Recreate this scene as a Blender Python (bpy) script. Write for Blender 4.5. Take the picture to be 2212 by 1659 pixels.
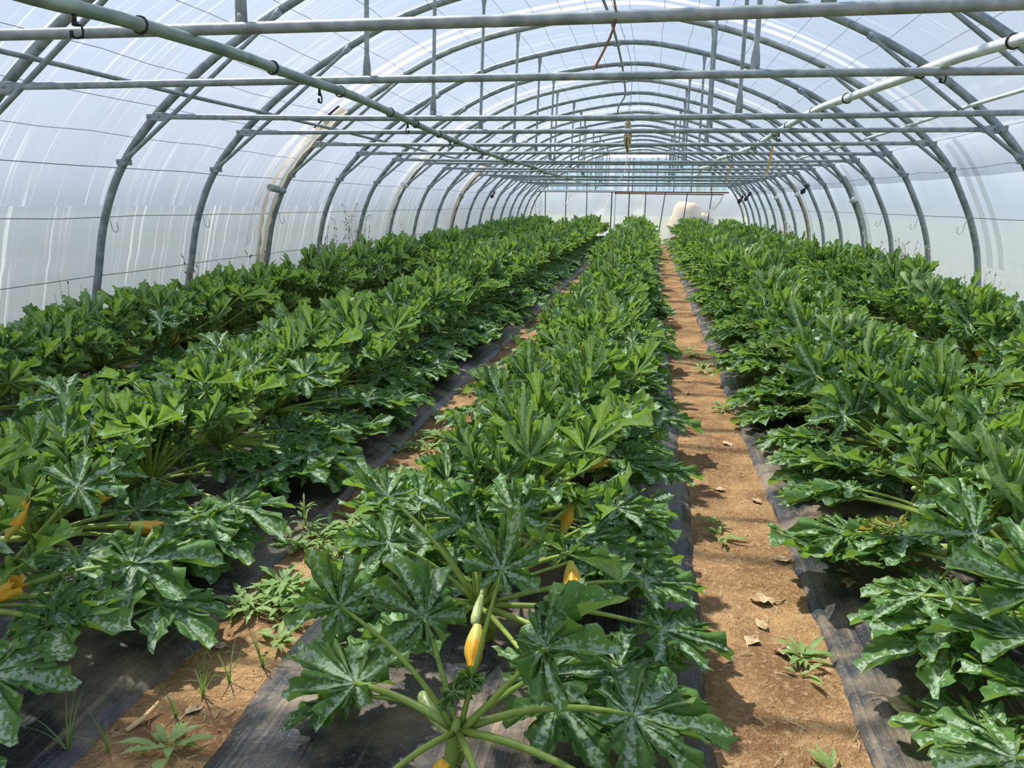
import bpy, math, random
import numpy as np
from mathutils import Matrix, Vector, noise

for o in list(bpy.data.objects):
    bpy.data.objects.remove(o)
S = bpy.context.scene
COL = S.collection
R = math.radians
PI = math.pi
rnd = random.Random(7)

# ------------------------------------------------------------------ camera
H = 1.6
pitch, yaw, roll = 0.2325, 0.1723, 0.0106
cam = bpy.data.cameras.new('camera')
cam.sensor_width = 36.0
cam.lens = 1652.3 / 2212 * 36.0
cam.clip_start = 0.05
cam.clip_end = 500
camo = bpy.data.objects.new('camera', cam)
COL.objects.link(camo)
cy, sy, cp, sp = math.cos(yaw), math.sin(yaw), math.cos(pitch), math.sin(pitch)
fwd = Vector((-sy * cp, cy * cp, -sp))
rt = Vector((cy, sy, 0))
up = rt.cross(fwd)
c, q = math.cos(roll), math.sin(roll)
rx, ux = c * rt + q * up, -q * rt + c * up
camo.matrix_world = Matrix(((rx.x, ux.x, -fwd.x, 0), (rx.y, ux.y, -fwd.y, 0), (rx.z, ux.z, -fwd.z, H), (0, 0, 0, 1)))
S.camera = camo

# ------------------------------------------------------------------ world, sun, exposure
SUN_AZ, SUN_EL = R(143), R(58)          # azimuth counted from +X (right) towards +Y (down the tunnel)
w = bpy.data.worlds.new('sky')
S.world = w
w.use_nodes = True
nt = w.node_tree
bg = nt.nodes['Background']
tc = nt.nodes.new('ShaderNodeTexCoord')
sp_ = nt.nodes.new('ShaderNodeSeparateXYZ')
nt.links.new(tc.outputs['Generated'], sp_.inputs[0])
sky = nt.nodes.new('ShaderNodeValToRGB')            # plain hazy summer sky: ground haze, horizon, zenith
e_ = sky.color_ramp.elements
e_[0].position, e_[0].color = 0.0, (.50, .53, .52, 1)
e_[1].position, e_[1].color = 1.0, (.25, .42, .88, 1)
for pos, colr in ((.02, (.78, .84, .92, 1)), (.35, (.50, .66, .95, 1))):
    k_ = e_.new(pos)
    k_.color = colr
nt.links.new(sp_.outputs['Z'], sky.inputs['Fac'])
cl = nt.nodes.new('ShaderNodeTexNoise')
cl.inputs['Scale'].default_value = 2.2
cl.inputs['Detail'].default_value = 5
cr = nt.nodes.new('ShaderNodeValToRGB')
cr.color_ramp.elements[0].position = 0.44
cr.color_ramp.elements[1].position = 0.84
mx = nt.nodes.new('ShaderNodeMix')
mx.data_type = 'RGBA'
mx.inputs['B'].default_value = (.92, .94, .97, 1)
nt.links.new(tc.outputs['Generated'], cl.inputs['Vector'])
nt.links.new(cl.outputs['Fac'], cr.inputs['Fac'])
nt.links.new(cr.outputs['Color'], mx.inputs['Factor'])
nt.links.new(sky.outputs['Color'], mx.inputs['A'])
nt.links.new(mx.outputs['Result'], bg.inputs['Color'])
bg.inputs['Strength'].default_value = 1.0
sun = bpy.data.lights.new('sun', 'SUN')
sun.energy = 8.8
sun.angle = R(1.6)
sun.color = (1.0, 0.95, 0.86)
suno = bpy.data.objects.new('sun', sun)
COL.objects.link(suno)
sd = Vector((math.cos(SUN_EL) * math.cos(SUN_AZ), math.cos(SUN_EL) * math.sin(SUN_AZ), math.sin(SUN_EL)))
suno.rotation_euler = sd.to_track_quat('Z', 'Y').to_euler()
suno.location = (-8, 12, 20)
S.view_settings.view_transform = 'Standard'
S.view_settings.look = 'None'
S.view_settings.gamma = 1
S.view_settings.use_curve_mapping = False
S.view_settings.exposure = 0.2
S.cycles.max_bounces = 5
S.cycles.diffuse_bounces = 2
S.cycles.glossy_bounces = 2
S.cycles.transmission_bounces = 4
S.cycles.transparent_max_bounces = 8
S.cycles.adaptive_threshold = 0.035

# ------------------------------------------------------------------ materials
def lin(*c):
    return tuple(((v / 255) / 12.92 if v <= 10 else (((v / 255) + .055) / 1.055) ** 2.4) for v in c) + (1,)

class NT:
    def __init__(s, name):
        s.m = bpy.data.materials.new(name)
        s.m.use_nodes = True
        s.t = s.m.node_tree
        s.t.nodes.clear()
        s.out = s.t.nodes.new('ShaderNodeOutputMaterial')
    def n(s, typ, **kw):
        nd = s.t.nodes.new('ShaderNode' + typ)
        for k, v in kw.items():
            if k in nd.inputs:
                if hasattr(v, 'links') or isinstance(v, bpy.types.NodeSocket):
                    s.t.links.new(v, nd.inputs[k])
                else:
                    nd.inputs[k].default_value = v
            else:
                setattr(nd, k, v)
        return nd
    def link(s, a, b):
        s.t.links.new(a, b)
    def noise(s, vec, scale, detail=2, rough=.5):
        nd = s.n('TexNoise')
        nd.inputs['Scale'].default_value = scale
        nd.inputs['Detail'].default_value = detail
        nd.inputs['Roughness'].default_value = rough
        if vec is not None:
            s.link(vec, nd.inputs['Vector'])
        return nd.outputs['Fac']
    def ramp(s, fac, p0, p1, c0=(0, 0, 0, 1), c1=(1, 1, 1, 1)):
        nd = s.n('ValToRGB')
        e = nd.color_ramp.elements
        e[0].position, e[1].position, e[0].color, e[1].color = p0, p1, c0, c1
        s.link(fac, nd.inputs['Fac'])
        return nd.outputs['Color']
    def mix(s, fac, a, b):
        nd = s.n('Mix')
        nd.data_type = 'RGBA'
        for k, v in (('Factor', fac), ('A', a), ('B', b)):
            if isinstance(v, bpy.types.NodeSocket):
                s.link(v, nd.inputs[k])
            else:
                nd.inputs[k].default_value = v
        return nd.outputs['Result']
    def math(s, op, a, b=0.0, clamp=False):
        nd = s.n('Math')
        nd.operation = op
        nd.use_clamp = clamp
        for i, v in enumerate((a, b)):
            if isinstance(v, bpy.types.NodeSocket):
                s.link(v, nd.inputs[i])
            else:
                nd.inputs[i].default_value = v
        return nd.outputs[0]
    def mapping(s, vec, scale):
        nd = s.n('Mapping')
        nd.inputs['Scale'].default_value = scale
        s.link(vec, nd.inputs['Vector'])
        return nd.outputs['Vector']
    def mixsh(s, fac, a, b):
        nd = s.n('MixShader')
        if isinstance(fac, bpy.types.NodeSocket):
            s.link(fac, nd.inputs[0])
        else:
            nd.inputs[0].default_value = fac
        s.link(a, nd.inputs[1])
        s.link(b, nd.inputs[2])
        return nd.outputs[0]
    def bump(s, h, strength, dist):
        nd = s.n('Bump')
        nd.inputs['Strength'].default_value = strength
        nd.inputs['Distance'].default_value = dist
        s.link(h, nd.inputs['Height'])
        return nd.outputs['Normal']
    def principled(s, col, rough=.5, metal=0., normal=None, spec=.5):
        nd = s.n('BsdfPrincipled')
        for k, v in (('Base Color', col), ('Roughness', rough), ('Metallic', metal), ('Specular IOR Level', spec)):
            if isinstance(v, bpy.types.NodeSocket):
                s.link(v, nd.inputs[k])
            else:
                nd.inputs[k].default_value = v
        if normal is not None:
            s.link(normal, nd.inputs['Normal'])
        return nd.outputs[0]
    def done(s, sh):
        s.link(sh, s.out.inputs['Surface'])
        return s.m

M = {}

def simple(name, c0, c1, scale=8, rough=.6, metal=0., bump=0, detail=3, spec=.4):
    t = NT(name)
    co = t.n('TexCoord').outputs['Object']
    f = t.noise(co, scale, detail)
    col = t.mix(t.ramp(f, .35, .65), c0, c1)
    nm = t.bump(f, bump, .01) if bump else None
    M[name] = t.done(t.principled(col, rough, metal, nm, spec))

simple('galvanized_steel', lin(128, 137, 138), lin(164, 172, 172), 14, .5, .3, .15)
simple('pale_pipe', lin(214, 222, 218), lin(240, 244, 240), 9, .25, .1)
simple('green_grey_pipe', lin(112, 128, 120), lin(150, 162, 150), 7, .38, .25)
simple('dark_plastic', lin(22, 23, 24), lin(38, 38, 38), 20, .45)
simple('dark_steel', lin(70, 76, 78), lin(96, 102, 102), 14, .5, .3)
simple('rust', lin(96, 62, 40), lin(150, 112, 78), 22, .8, 0, .3)
simple('wire_steel', lin(120, 124, 124), lin(160, 160, 155), 30, .5, .5)
simple('straw', lin(190, 172, 128), lin(222, 208, 172), 40, .8)
simple('dry_stem', lin(128, 98, 70), lin(170, 138, 100), 18, .85)
simple('dry_seed', lin(120, 82, 70), lin(150, 116, 92), 60, .9)
simple('yellow_twine', lin(205, 160, 60), lin(226, 190, 96), 30, .7)
simple('white_plastic', lin(220, 222, 220), lin(244, 244, 240), 12, .35)
simple('grey_plastic', lin(140, 150, 146), lin(168, 176, 170), 14, .45)
simple('fruit_skin', lin(150, 176, 96), lin(196, 206, 138), 60, .35)
simple('wood_stick', lin(196, 160, 110), lin(222, 190, 140), 30, .8)
simple('soil_crumb', lin(112, 76, 48), lin(166, 122, 82), 40, .95)
simple('tarp_beige', lin(228, 184, 122), lin(250, 216, 162), 3, .7)
simple('crate_dark', lin(44, 54, 62), lin(70, 78, 84), 3, .7)
simple('print_black', lin(52, 56, 60), lin(74, 78, 82), 12, .6)

def mat_petiole(name, c0, c1):
    t = NT(name)
    co = t.n('TexCoord').outputs['Object']
    f = t.noise(t.mapping(co, (30, 30, 30)), 1.0, 2)
    col = t.mix(t.ramp(f, .1, .9), c0, c1)
    p = t.principled(col, .4)
    tr = t.n('BsdfTranslucent')
    t.link(col, tr.inputs['Color'])
    M[name] = t.done(t.mixsh(.25, p, tr.outputs[0]))
mat_petiole('petiole', lin(118, 150, 52), lin(176, 194, 92))
mat_petiole('flower_petal', lin(238, 168, 36), lin(244, 208, 84))
mat_petiole('flower_base', lin(206, 204, 96), lin(222, 206, 92))

def mat_leaf(name, dark, mid, silver, trans, silver_amt, trans_mix=.36, under=lin(142, 168, 100)):
    t = NT(name)
    co = t.n('TexCoord').outputs['Object']
    at = t.n('Attribute')
    at.attribute_name = 'vein'
    vein = at.outputs['Fac']
    oi = t.n('ObjectInfo').outputs['Random']
    n1 = t.noise(co, 26, 3)
    n2 = t.noise(co, 75, 3)
    base = t.mix(t.ramp(n1, .35, .7), dark, mid)
    base = t.mix(t.math('MULTIPLY', oi, .5), base, mid)
    # silvery mottling that follows the veins
    a = t.math('MULTIPLY', t.math('SUBTRACT', 1.0, vein), .55)
    b = t.math('ADD', a, t.math('MULTIPLY', t.math('SUBTRACT', n2, .5), 1.5))
    k = t.math('MULTIPLY', t.ramp(b, .36, .52), silver_amt)
    col = t.mix(k, base, silver)
    mr = t.ramp(vein, .0, .09, (1, 1, 1, 1), (0, 0, 0, 1))
    col = t.mix(t.math('MULTIPLY', mr, .5), col, lin(150, 176, 104))
    col = t.mix(t.math('MULTIPLY', t.n('NewGeometry').outputs['Backfacing'], .75), col, under)
    nm = t.bump(t.math('ADD', n1, t.math('MULTIPLY', n2, .6)), .5, .006)
    p = t.principled(col, .52, 0, nm, .32)
    tr = t.n('BsdfTranslucent')
    t.link(t.mix(k, trans, t.mix(.4, trans, silver)), tr.inputs['Color'])
    M[name] = t.done(t.mixsh(trans_mix, p, tr.outputs[0]))
mat_leaf('zucchini_leaf', lin(60, 102, 52), lin(102, 141, 70), lin(182, 202, 174), lin(138, 176, 48), .85, .35)
mat_leaf('yellowing_leaf', lin(120, 136, 50), lin(196, 186, 86), lin(206, 196, 150), lin(200, 190, 70), .4)
mat_leaf('weed_leaf', lin(64, 108, 48), lin(110, 148, 72), lin(150, 176, 120), lin(140, 180, 50), .25)
mat_leaf('pale_weed_leaf', lin(132, 160, 96), lin(172, 190, 124), lin(190, 204, 160), lin(170, 190, 90), .3)
mat_leaf('grass_blade', lin(70, 112, 56), lin(112, 146, 76), lin(130, 160, 100), lin(130, 170, 60), .1)
simple('dead_leaf', lin(150, 118, 80), lin(206, 184, 150), 30, .9, 0, .3)

def mat_film(name, milk0, milk1, streak_scale, tint, dirt_and_dim=None, ztop=1.5, lowmilk=.3, streak_white=.0, one_side=False, refl=.28):
    t = NT(name)
    uv = t.n('UVMap').outputs['UV']
    st = t.noise(t.mapping(uv, streak_scale), 1.0, 3, .6)
    big = t.noise(t.mapping(uv, (.55, .5, 1)), 1.0, 2)
    fac = t.math('ADD', t.math('MULTIPLY', t.ramp(st, .42, .78), .65), t.math('MULTIPLY', big, .35))
    m = t.math('ADD', milk0, t.math('MULTIPLY', fac, milk1 - milk0))
    col = tint if not streak_white else t.mix(t.math('MULTIPLY', t.ramp(st, .56, .72), streak_white), tint, (.95, .95, .95, 1))
    if dirt_and_dim is not None:  # grime on the sides; on the roof, darkening that offsets the sun's brightness
        g = t.n('NewGeometry').outputs['Position']
        sep = t.n('SeparateXYZ')
        t.link(g, sep.inputs[0])
        low = t.math('SUBTRACT', 1.0, t.math('DIVIDE', sep.outputs['Z'], ztop), True)
        if one_side:  # limits the darkening to the sunward left slope
            low = t.math('MULTIPLY', low, t.math('LESS_THAN', sep.outputs['X'], -.6))
        lowf = t.math('MULTIPLY', low, t.math('ADD', .65, t.math('MULTIPLY', big, .5)), True)
        m = t.math('ADD', m, t.math('MULTIPLY', lowf, lowmilk), True)
        col = t.mix(t.math('MULTIPLY', lowf, .8, True), col, dirt_and_dim)
    tr = t.n('BsdfTransparent')
    tr.inputs['Color'].default_value = (.93, .95, .97, 1)
    tl = t.n('BsdfTranslucent')
    df = t.n('BsdfDiffuse')
    for nd in (tl, df):
        if isinstance(col, bpy.types.NodeSocket):
            t.link(col, nd.inputs['Color'])
        else:
            nd.inputs['Color'].default_value = col
    sc = t.mixsh(refl, tl.outputs[0], df.outputs[0])
    sh = t.mixsh(m, tr.outputs[0], sc)
    gl = t.n('BsdfGlossy')
    gl.inputs['Roughness'].default_value = .22
    gl.inputs['Color'].default_value = (.9, .95, 1, 1)
    lw = t.n('LayerWeight')
    lw.inputs['Blend'].default_value = .3
    sh = t.mixsh(t.math('MULTIPLY', lw.outputs['Facing'], .22), sh, gl.outputs[0])
    M[name] = t.done(sh)
mat_film('film_roof', .28, .56, (24, .4, 1), lin(140, 148, 164), lin(84, 92, 106), 3.3, 1.1, .5, True, .2)  # left slope coloured darker low down to hold back the sunlight coming through
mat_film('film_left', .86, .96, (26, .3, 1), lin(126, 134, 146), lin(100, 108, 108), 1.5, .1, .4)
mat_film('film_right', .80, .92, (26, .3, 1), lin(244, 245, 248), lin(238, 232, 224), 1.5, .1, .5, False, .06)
mat_film('film_seam', .80, .95, (20, .5, 1), lin(250, 248, 242))
mat_film('film_back', .5, .7, (9, 1.2, 1), lin(178, 188, 200), lin(184, 188, 192), 1.6, .3)
mat_film('sheet_blue', .82, .95, (9, .3, 1), lin(150, 176, 194))
mat_film('sheet_green', .85, .95, (9, .3, 1), lin(140, 158, 150))
mat_film('stained_film', .88, 1.0, (30, 2.0, 1), lin(232, 222, 200), lin(204, 186, 154), 2.0, .1, .7)
mat_film('film_flap', .7, .95, (6, 3, 1), lin(252, 250, 244))

def mat_soil():
    t = NT('soil')
    co = t.n('TexCoord').outputs['Object']
    n1 = t.noise(co, 3.0, 4, .6)
    n2 = t.noise(co, 38, 4, .65)
    n3 = t.noise(co, 140, 2)
    col = t.mix(t.ramp(n1, .35, .68), lin(122, 91, 62), lin(180, 144, 100))
    col = t.mix(t.math('MULTIPLY', t.ramp(n2, .5, .72), .6), col, lin(206, 176, 136))
    col = t.mix(t.math('MULTIPLY', t.ramp(n3, .6, .75), .5), col, lin(84, 56, 38))
    nm = t.bump(t.math('ADD', n2, t.math('MULTIPLY', n3, .5)), .9, .02)
    M['soil'] = t.done(t.principled(col, .95, 0, nm, .15))
mat_soil()

def mat_mulch():
    t = NT('mulch_film')
    co = t.n('TexCoord').outputs['Object']
    dust = t.noise(co, 3.2, 5, .65)
    spk = t.noise(co, 90, 2)
    st = t.noise(t.mapping(co, (34, 1.3, 8)), 1.0, 3, .6)
    st2 = t.noise(t.mapping(co, (5, 22, 5)), 1.0, 2)
    d = t.math('ADD', t.math('MULTIPLY', t.ramp(dust, .46, .72), .65), t.math('MULTIPLY', t.ramp(spk, .60, .75), .35), True)
    d = t.math('ADD', d, t.math('MULTIPLY', t.ramp(st, .58, .72), .3), True)
    col = t.mix(d, lin(48, 50, 56), lin(168, 146, 116))
    nm = t.bump(t.math('ADD', st, t.math('MULTIPLY', st2, .5)), .7, .012)
    rough = t.math('ADD', .34, t.math('MULTIPLY', d, .5))
    M['mulch_film'] = t.done(t.principled(col, rough, 0, nm, .5))
mat_mulch()

def mat_grass():
    t = NT('outside_grass')
    co = t.n('TexCoord').outputs['Object']
    n = t.noise(co, .6, 5, .7)
    n2 = t.noise(co, 9, 3)
    col = t.mix(t.ramp(n, .3, .7), lin(112, 120, 88), lin(166, 166, 132))
    col = t.mix(t.math('MULTIPLY', n2, .4), col, lin(124, 126, 92))
    M['outside_grass'] = t.done(t.principled(col, .95, 0, None, .1))
mat_grass()

# ------------------------------------------------------------------ mesh helpers
def mesh(name, V, F, mats, smooth=True, midx=None, uv=None, vein=None):
    me = bpy.data.meshes.new(name)
    me.from_pydata([tuple(v) for v in V], [], F)
    for m in (mats if isinstance(mats, (list, tuple)) else [mats]):
        me.materials.append(M[m])
    if smooth:
        me.polygons.foreach_set('use_smooth', [True] * len(me.polygons))
    if midx is not None:
        me.polygons.foreach_set('material_index', midx)
    if uv is not None:
        ul = me.uv_layers.new(name='UVMap')
        li = np.zeros(len(me.loops), dtype=np.int32)
        me.loops.foreach_get('vertex_index', li)
        ul.data.foreach_set('uv', np.asarray(uv, dtype=np.float32)[li].ravel())
    if vein is not None:
        a = me.attributes.new('vein', 'FLOAT', 'POINT')
        a.data.foreach_set('value', np.asarray(vein, dtype=np.float32))
    me.update()
    return me

def obj(name, me, parent=None, loc=None, rot=None, scale=None):
    o = bpy.data.objects.new(name, me)
    COL.objects.link(o)
    if parent is not None:
        o.parent = parent
    if loc is not None:
        o.location = loc
    if rot is not None:
        o.rotation_euler = rot
    if scale is not None:
        o.scale = (scale,) * 3 if not hasattr(scale, '__len__') else scale
    return o

def tag(o, label=None, cat=None, group=None, kind=None):
    if label: o['label'] = label
    if cat: o['category'] = cat
    if group: o['group'] = group
    if kind: o['kind'] = kind
    return o

class MB:
    """collects pieces of one mesh"""
    def __init__(s):
        s.V, s.F, s.I, s.U = [], [], [], []
        s.vein = []
    def add(s, V, F, mi=0, vein=None):
        b = len(s.V)
        s.V.extend([tuple(v) for v in V])
        s.F.extend([tuple(i + b for i in f) for f in F])
        s.I.extend([mi] * len(F))
        s.vein.extend(list(vein) if vein is not None else [1.0] * len(V))
        return s
    def tube(s, pts, r, n=8, mi=0, cap=True, flat=None):
        V, F = tube(pts, r, n, cap, flat)
        return s.add(V, F, mi)
    def box(s, c, d, mi=0, rotz=0):
        ca, sa = math.cos(rotz), math.sin(rotz)
        V = []
        for z in (-1, 1):
            for y in (-1, 1):
                for x in (-1, 1):
                    px, py = x * d[0] / 2, y * d[1] / 2
                    V.append((c[0] + px * ca - py * sa, c[1] + px * sa + py * ca, c[2] + z * d[2] / 2))
        return s.add(V, [(0, 2, 3, 1), (4, 5, 7, 6), (0, 1, 5, 4), (2, 6, 7, 3), (0, 4, 6, 2), (1, 3, 7, 5)], mi)
    def build(s, name, mats, smooth=True, vein=False):
        return mesh(name, s.V, s.F, mats, smooth, s.I, None, s.vein if vein else None)

def tube(pts, r, n=8, cap=True, flat=None):
    """sweep; r = radius or list; flat = list of (sx, sy) cross-section scales"""
    P = [Vector(p) for p in pts]
    k = len(P)
    rr = r if hasattr(r, '__len__') else [r] * k
    V, F = [], []
    T = []
    for i in range(k):
        d = P[min(i + 1, k - 1)] - P[max(i - 1, 0)]
        T.append(d.normalized() if d.length > 1e-9 else Vector((0, 0, 1)))
    ref = Vector((0, 1, 0)) if abs(T[0].y) < .9 else Vector((1, 0, 0))
    nx = (ref - T[0] * ref.dot(T[0])).normalized()
    for i in range(k):
        nx = (nx - T[i] * nx.dot(T[i])).normalized()
        ny = T[i].cross(nx)
        fx, fy = flat[i] if flat else (1, 1)
        for j in range(n):
            a = 2 * PI * j / n
            V.append(P[i] + nx * (math.cos(a) * rr[i] * fx) + ny * (math.sin(a) * rr[i] * fy))
    for i in range(k - 1):
        for j in range(n):
            a, b = i * n + j, i * n + (j + 1) % n
            F.append((a, b, b + n, a + n))
    if cap:
        F.append(tuple(range(n - 1, -1, -1)))
        F.append(tuple(range((k - 1) * n, k * n)))
    return V, F

def catmull(P, per=6):
    P = [Vector(p) for p in P]
    out = []
    for i in range(len(P) - 1):
        p0, p1, p2, p3 = P[max(i - 1, 0)], P[i], P[i + 1], P[min(i + 2, len(P) - 1)]
        for k in range(per):
            t = k / per
            out.append(.5 * ((2 * p1) + (p2 - p0) * t + (2 * p0 - 5 * p1 + 4 * p2 - p3) * t * t + (3 * p1 - p0 - 3 * p2 + p3) * t ** 3))
    out.append(P[-1])
    return out

def single(name, mb, mats, label, cat, group=None, loc=None, rot=None, scale=None, smooth=True):
    o = obj(name, mb.build(name, mats, smooth), None, loc, rot, scale)
    return tag(o, label, cat, group)

def thing(name, label, cat, loc=(0, 0, 0), group=None, rz=0):
    o = bpy.data.objects.new(name, None)
    o.empty_display_size = .05
    COL.objects.link(o)
    o.location = loc
    o.rotation_euler = (0, 0, rz)
    return tag(o, label, cat, group)

# ------------------------------------------------------------------ the tunnel's section
SP = 1.66
Y0 = 3.1335
def HY(n):
    return Y0 + n * SP - (.14 if n == 3 else 0)
YF, YB = HY(-4), HY(18)          # the film runs from behind the camera to the end wall
PROF = [(-5.30, 0), (-5.2, .45), (-5.09, .88), (-4.95, 1.42), (-4.68, 1.94), (-4.18, 2.45), (-3.42, 2.97), (-2.26, 3.49), (-.57, 3.77),
        (.56, 3.62), (1.58, 3.28), (2.47, 2.81), (3.2, 2.2), (3.55, 1.63), (3.72, 1.2), (3.79, .86), (3.85, .4), (3.87, 0)]
SEC = [(p.x, p.z) for p in catmull([(a, 0, b) for a, b in PROF], 6)]
IA = 8 * 6                       # index of the ridge in SEC
def sec_norm(i):
    a, b = SEC[max(i - 1, 0)], SEC[min(i + 1, len(SEC) - 1)]
    dx, dz = b[0] - a[0], b[1] - a[1]
    l = math.hypot(dx, dz)
    return (-dz / l, dx / l)
def sec_off(i, d):
    n = sec_norm(i)
    return (SEC[i][0] + n[0] * d, SEC[i][1] + n[1] * d)
ARC = [0.0]
for i in range(1, len(SEC)):
    ARC.append(ARC[-1] + math.hypot(SEC[i][0] - SEC[i - 1][0], SEC[i][1] - SEC[i - 1][1]))
def side_at(z, side):
    """point of the section at height z on one side"""
    rng = range(0, IA) if side < 0 else range(IA, len(SEC) - 1)
    for i in rng:
        z0, z1 = SEC[i][1], SEC[i + 1][1]
        if min(z0, z1) <= z <= max(z0, z1) and z0 != z1:
            t = (z - z0) / (z1 - z0)
            return SEC[i][0] + (SEC[i + 1][0] - SEC[i][0]) * t, i
    return SEC[IA][0], IA

# ------------------------------------------------------------------ setting: ground and covering
def grid(name, xs, ys, zf, mat, uv=False):
    V = [(x, y, zf(x, y)) for y in ys for x in xs]
    nx = len(xs)
    F = [(j * nx + i, j * nx + i + 1, (j + 1) * nx + i + 1, (j + 1) * nx + i) for j in range(len(ys) - 1) for i in range(nx - 1)]
    return mesh(name, V, F, mat, True)

def frange(a, b, st):
    n = max(1, int(round((b - a) / st)))
    return [a + (b - a) * i / n for i in range(n + 1)]

BEDS = [-4.25, -2.32, -.46, 1.47, 3.16]
HALF = [.72, .77, .76, .76, .50]
PATHS = [(-1.55, -1.22), (.30, .71)]
def soil_z(x, y):
    v = Vector((x * 2.3, y * 2.3, 0))
    z = .018 * noise.noise(v) + .010 * noise.noise(v * 3.7) + .005 * noise.noise(v * 11)
    for i, c in enumerate(BEDS):
        if abs(x - c) < HALF[i] - .06:
            z -= .05
    return z
xs = sorted(set([round(v, 4) for v in frange(-5.45, -1.7, .25) + frange(-1.7, -1.05, .03) + frange(-1.05, .15, .2) + frange(.15, .9, .03) + frange(.9, 4.0, .25)]))
ys = frange(YF, 1.4, .3)[:-1] + frange(1.4, 7, .03)[:-1] + frange(7, 14, .07)[:-1] + frange(14, YB + .4, .25)
fl = obj('floor', grid('floor', xs, ys, soil_z, 'soil'))
tag(fl, 'trodden brown soil of the tunnel floor and its paths', None, None, 'structure')
og = obj('ground', grid('ground', frange(-70, 70, 7), frange(-30, 120, 7.5), lambda x, y: -.10, 'outside_grass'))
tag(og, 'grassy ground outside the tunnel', None, None, 'structure')

def cover(name, i0, i1, off, mat, y0, y1, step, amp=.012, parent=None, sag=.03):
    ysl = frange(y0, y1, step)
    V, UV = [], []
    for y in ysl:
        ph = ((y - Y0) / SP) % 1.0
        sg = sag * math.sin(PI * ph)
        for i in range(i0, i1 + 1):
            n = sec_norm(i)
            d = off - sg * (1 if SEC[i][1] > 1 else .4) + amp * noise.noise(Vector((y * 2.1, ARC[i] * .8, off * 9)))
            V.append((SEC[i][0] + n[0] * d, y, SEC[i][1] + n[1] * d))
            UV.append((y, ARC[i]))
    nx = i1 - i0 + 1
    F = [(j * nx + i, j * nx + i + 1, (j + 1) * nx + i + 1, (j + 1) * nx + i) for j in range(len(ysl) - 1) for i in range(nx - 1)]
    return obj(name, mesh(name, V, F, mat, True, None, UV), parent)
_, il = side_at(1.47, -1)
_, ir = side_at(1.95, 1)
_, irt = side_at(2.26, 1)
ce = cover('ceiling', il + 1, ir + 1, .09, 'film_roof', YF, YB, .166)
tag(ce, 'clear plastic film stretched over the hoops of the tunnel roof', None, None, 'structure')
wl = cover('wall_left', 0, il + 1, .09, 'film_left', YF, YB, .166)
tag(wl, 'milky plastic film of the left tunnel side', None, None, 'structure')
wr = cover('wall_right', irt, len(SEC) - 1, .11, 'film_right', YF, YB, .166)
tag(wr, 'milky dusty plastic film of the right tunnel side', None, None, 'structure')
# overlaps of two film sheets just before some hoops
for n, wd in ((0, .62), (4, .16), (4, .14), (7, .2), (10, .18), (13, .16)):
    yb = HY(n) - .06 - (.30 if wd == .14 else 0)
    st = cover('film_overlap', 3 if n else 20, len(SEC) - 14, .078, 'film_seam', yb - wd, yb, wd / 3, .006, ce, .0)
# dark print on the film near the overlaps
for n, i0, dy0, dy1, k in ((0, 27, .62, .50, 2), (0, 30, .5, .38, 1), (0, 31, .55, .42, 1), (4, 30, .30, .24, 1), (4, 31, .30, .2, 1), (4, 32, .30, .22, 1)):
    V, UV = [], []
    for i in (i0, i0 + k):
        for d in (dy0, dy1):
            p = sec_off(i, .05) if True else None
            V.append((p[0], HY(n) - d, p[1]))
    o = obj('film_print', mesh('film_print', V, [(0, 1, 3, 2)], 'print_black', False), ce)

# ------------------------------------------------------------------ hoop frames
def hoop_mesh():
    pts = [(x, 0, z) for x, z in SEC]
    pts[0] = (SEC[0][0], 0, -.12)
    pts[-1] = (SEC[-1][0], 0, -.12)
    return MB().tube(pts, .036, 10).build('hoop', 'galvanized_steel')
def bar_mesh(name, a, b, r, flat_len=.16, n=8, sagy=0):
    """tube with flattened, bolted ends"""
    a, b = Vector(a), Vector(b)
    d = b - a
    L = d.length
    ts = [0, flat_len * .55 / L, flat_len / L] + [.25, .5, .75] + [1 - flat_len / L, 1 - flat_len * .55 / L, 1]
    fl_ = [(.25, 1.75), (.3, 1.65), (1, 1), (1, 1), (1, 1), (1, 1), (1, 1), (.3, 1.65), (.25, 1.75)]
    pts = [a + d * t + Vector((0, 0, -sagy * 4 * t * (1 - t))) for t in ts]
    m = MB().tube(pts, r, n, 0, True, fl_)
    u = d.normalized()
    for p in (a + u * .03, b - u * .03):
        m.tube([p + Vector((0, -.018, 0)), p + Vector((0, .018, 0))], .011, 6)
    return m.build(name, 'galvanized_steel')
ZT = 2.30
xl, _ = side_at(ZT, -1)
xr, _ = side_at(ZT, 1)
HOOP = hoop_mesh()
TIE = [bar_mesh('tie_bar', (xl + .03, -.045, ZT), (xr - .03, -.045, ZT), .023, .16, 10, s) for s in (0, .015, -.012, .03)]
def z_roof(x):
    for i in range(len(SEC) - 1):
        if SEC[i][0] <= x <= SEC[i + 1][0] and SEC[i][1] > 1.9:
            t = (x - SEC[i][0]) / (SEC[i + 1][0] - SEC[i][0])
            return SEC[i][1] + (SEC[i + 1][1] - SEC[i][1]) * t
    return 3
HANG_L = bar_mesh('hanger', (-1.74, -.015, ZT - .01), (-1.70, -.015, z_roof(-1.70)), .0155, .17)
HANG_R = bar_mesh('hanger', (.55, -.015, ZT - .01), (.55, -.015, z_roof(.55)), .0155, .17)
x1, _ = side_at(1.92, -1)
x2, _ = side_at(3.14, -1)
BR_L = bar_mesh('knee_brace', (x1 + .03, -.05, 1.92), (x2 + .02, -.05, 3.12), .019, .1)
x3, _ = side_at(2.02, 1)
x4, _ = side_at(3.14, 1)
BR_R = bar_mesh('knee_brace', (x3 - .03, -.05, 2.02), (x4 - .02, -.05, 3.12), .019, .1)
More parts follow.
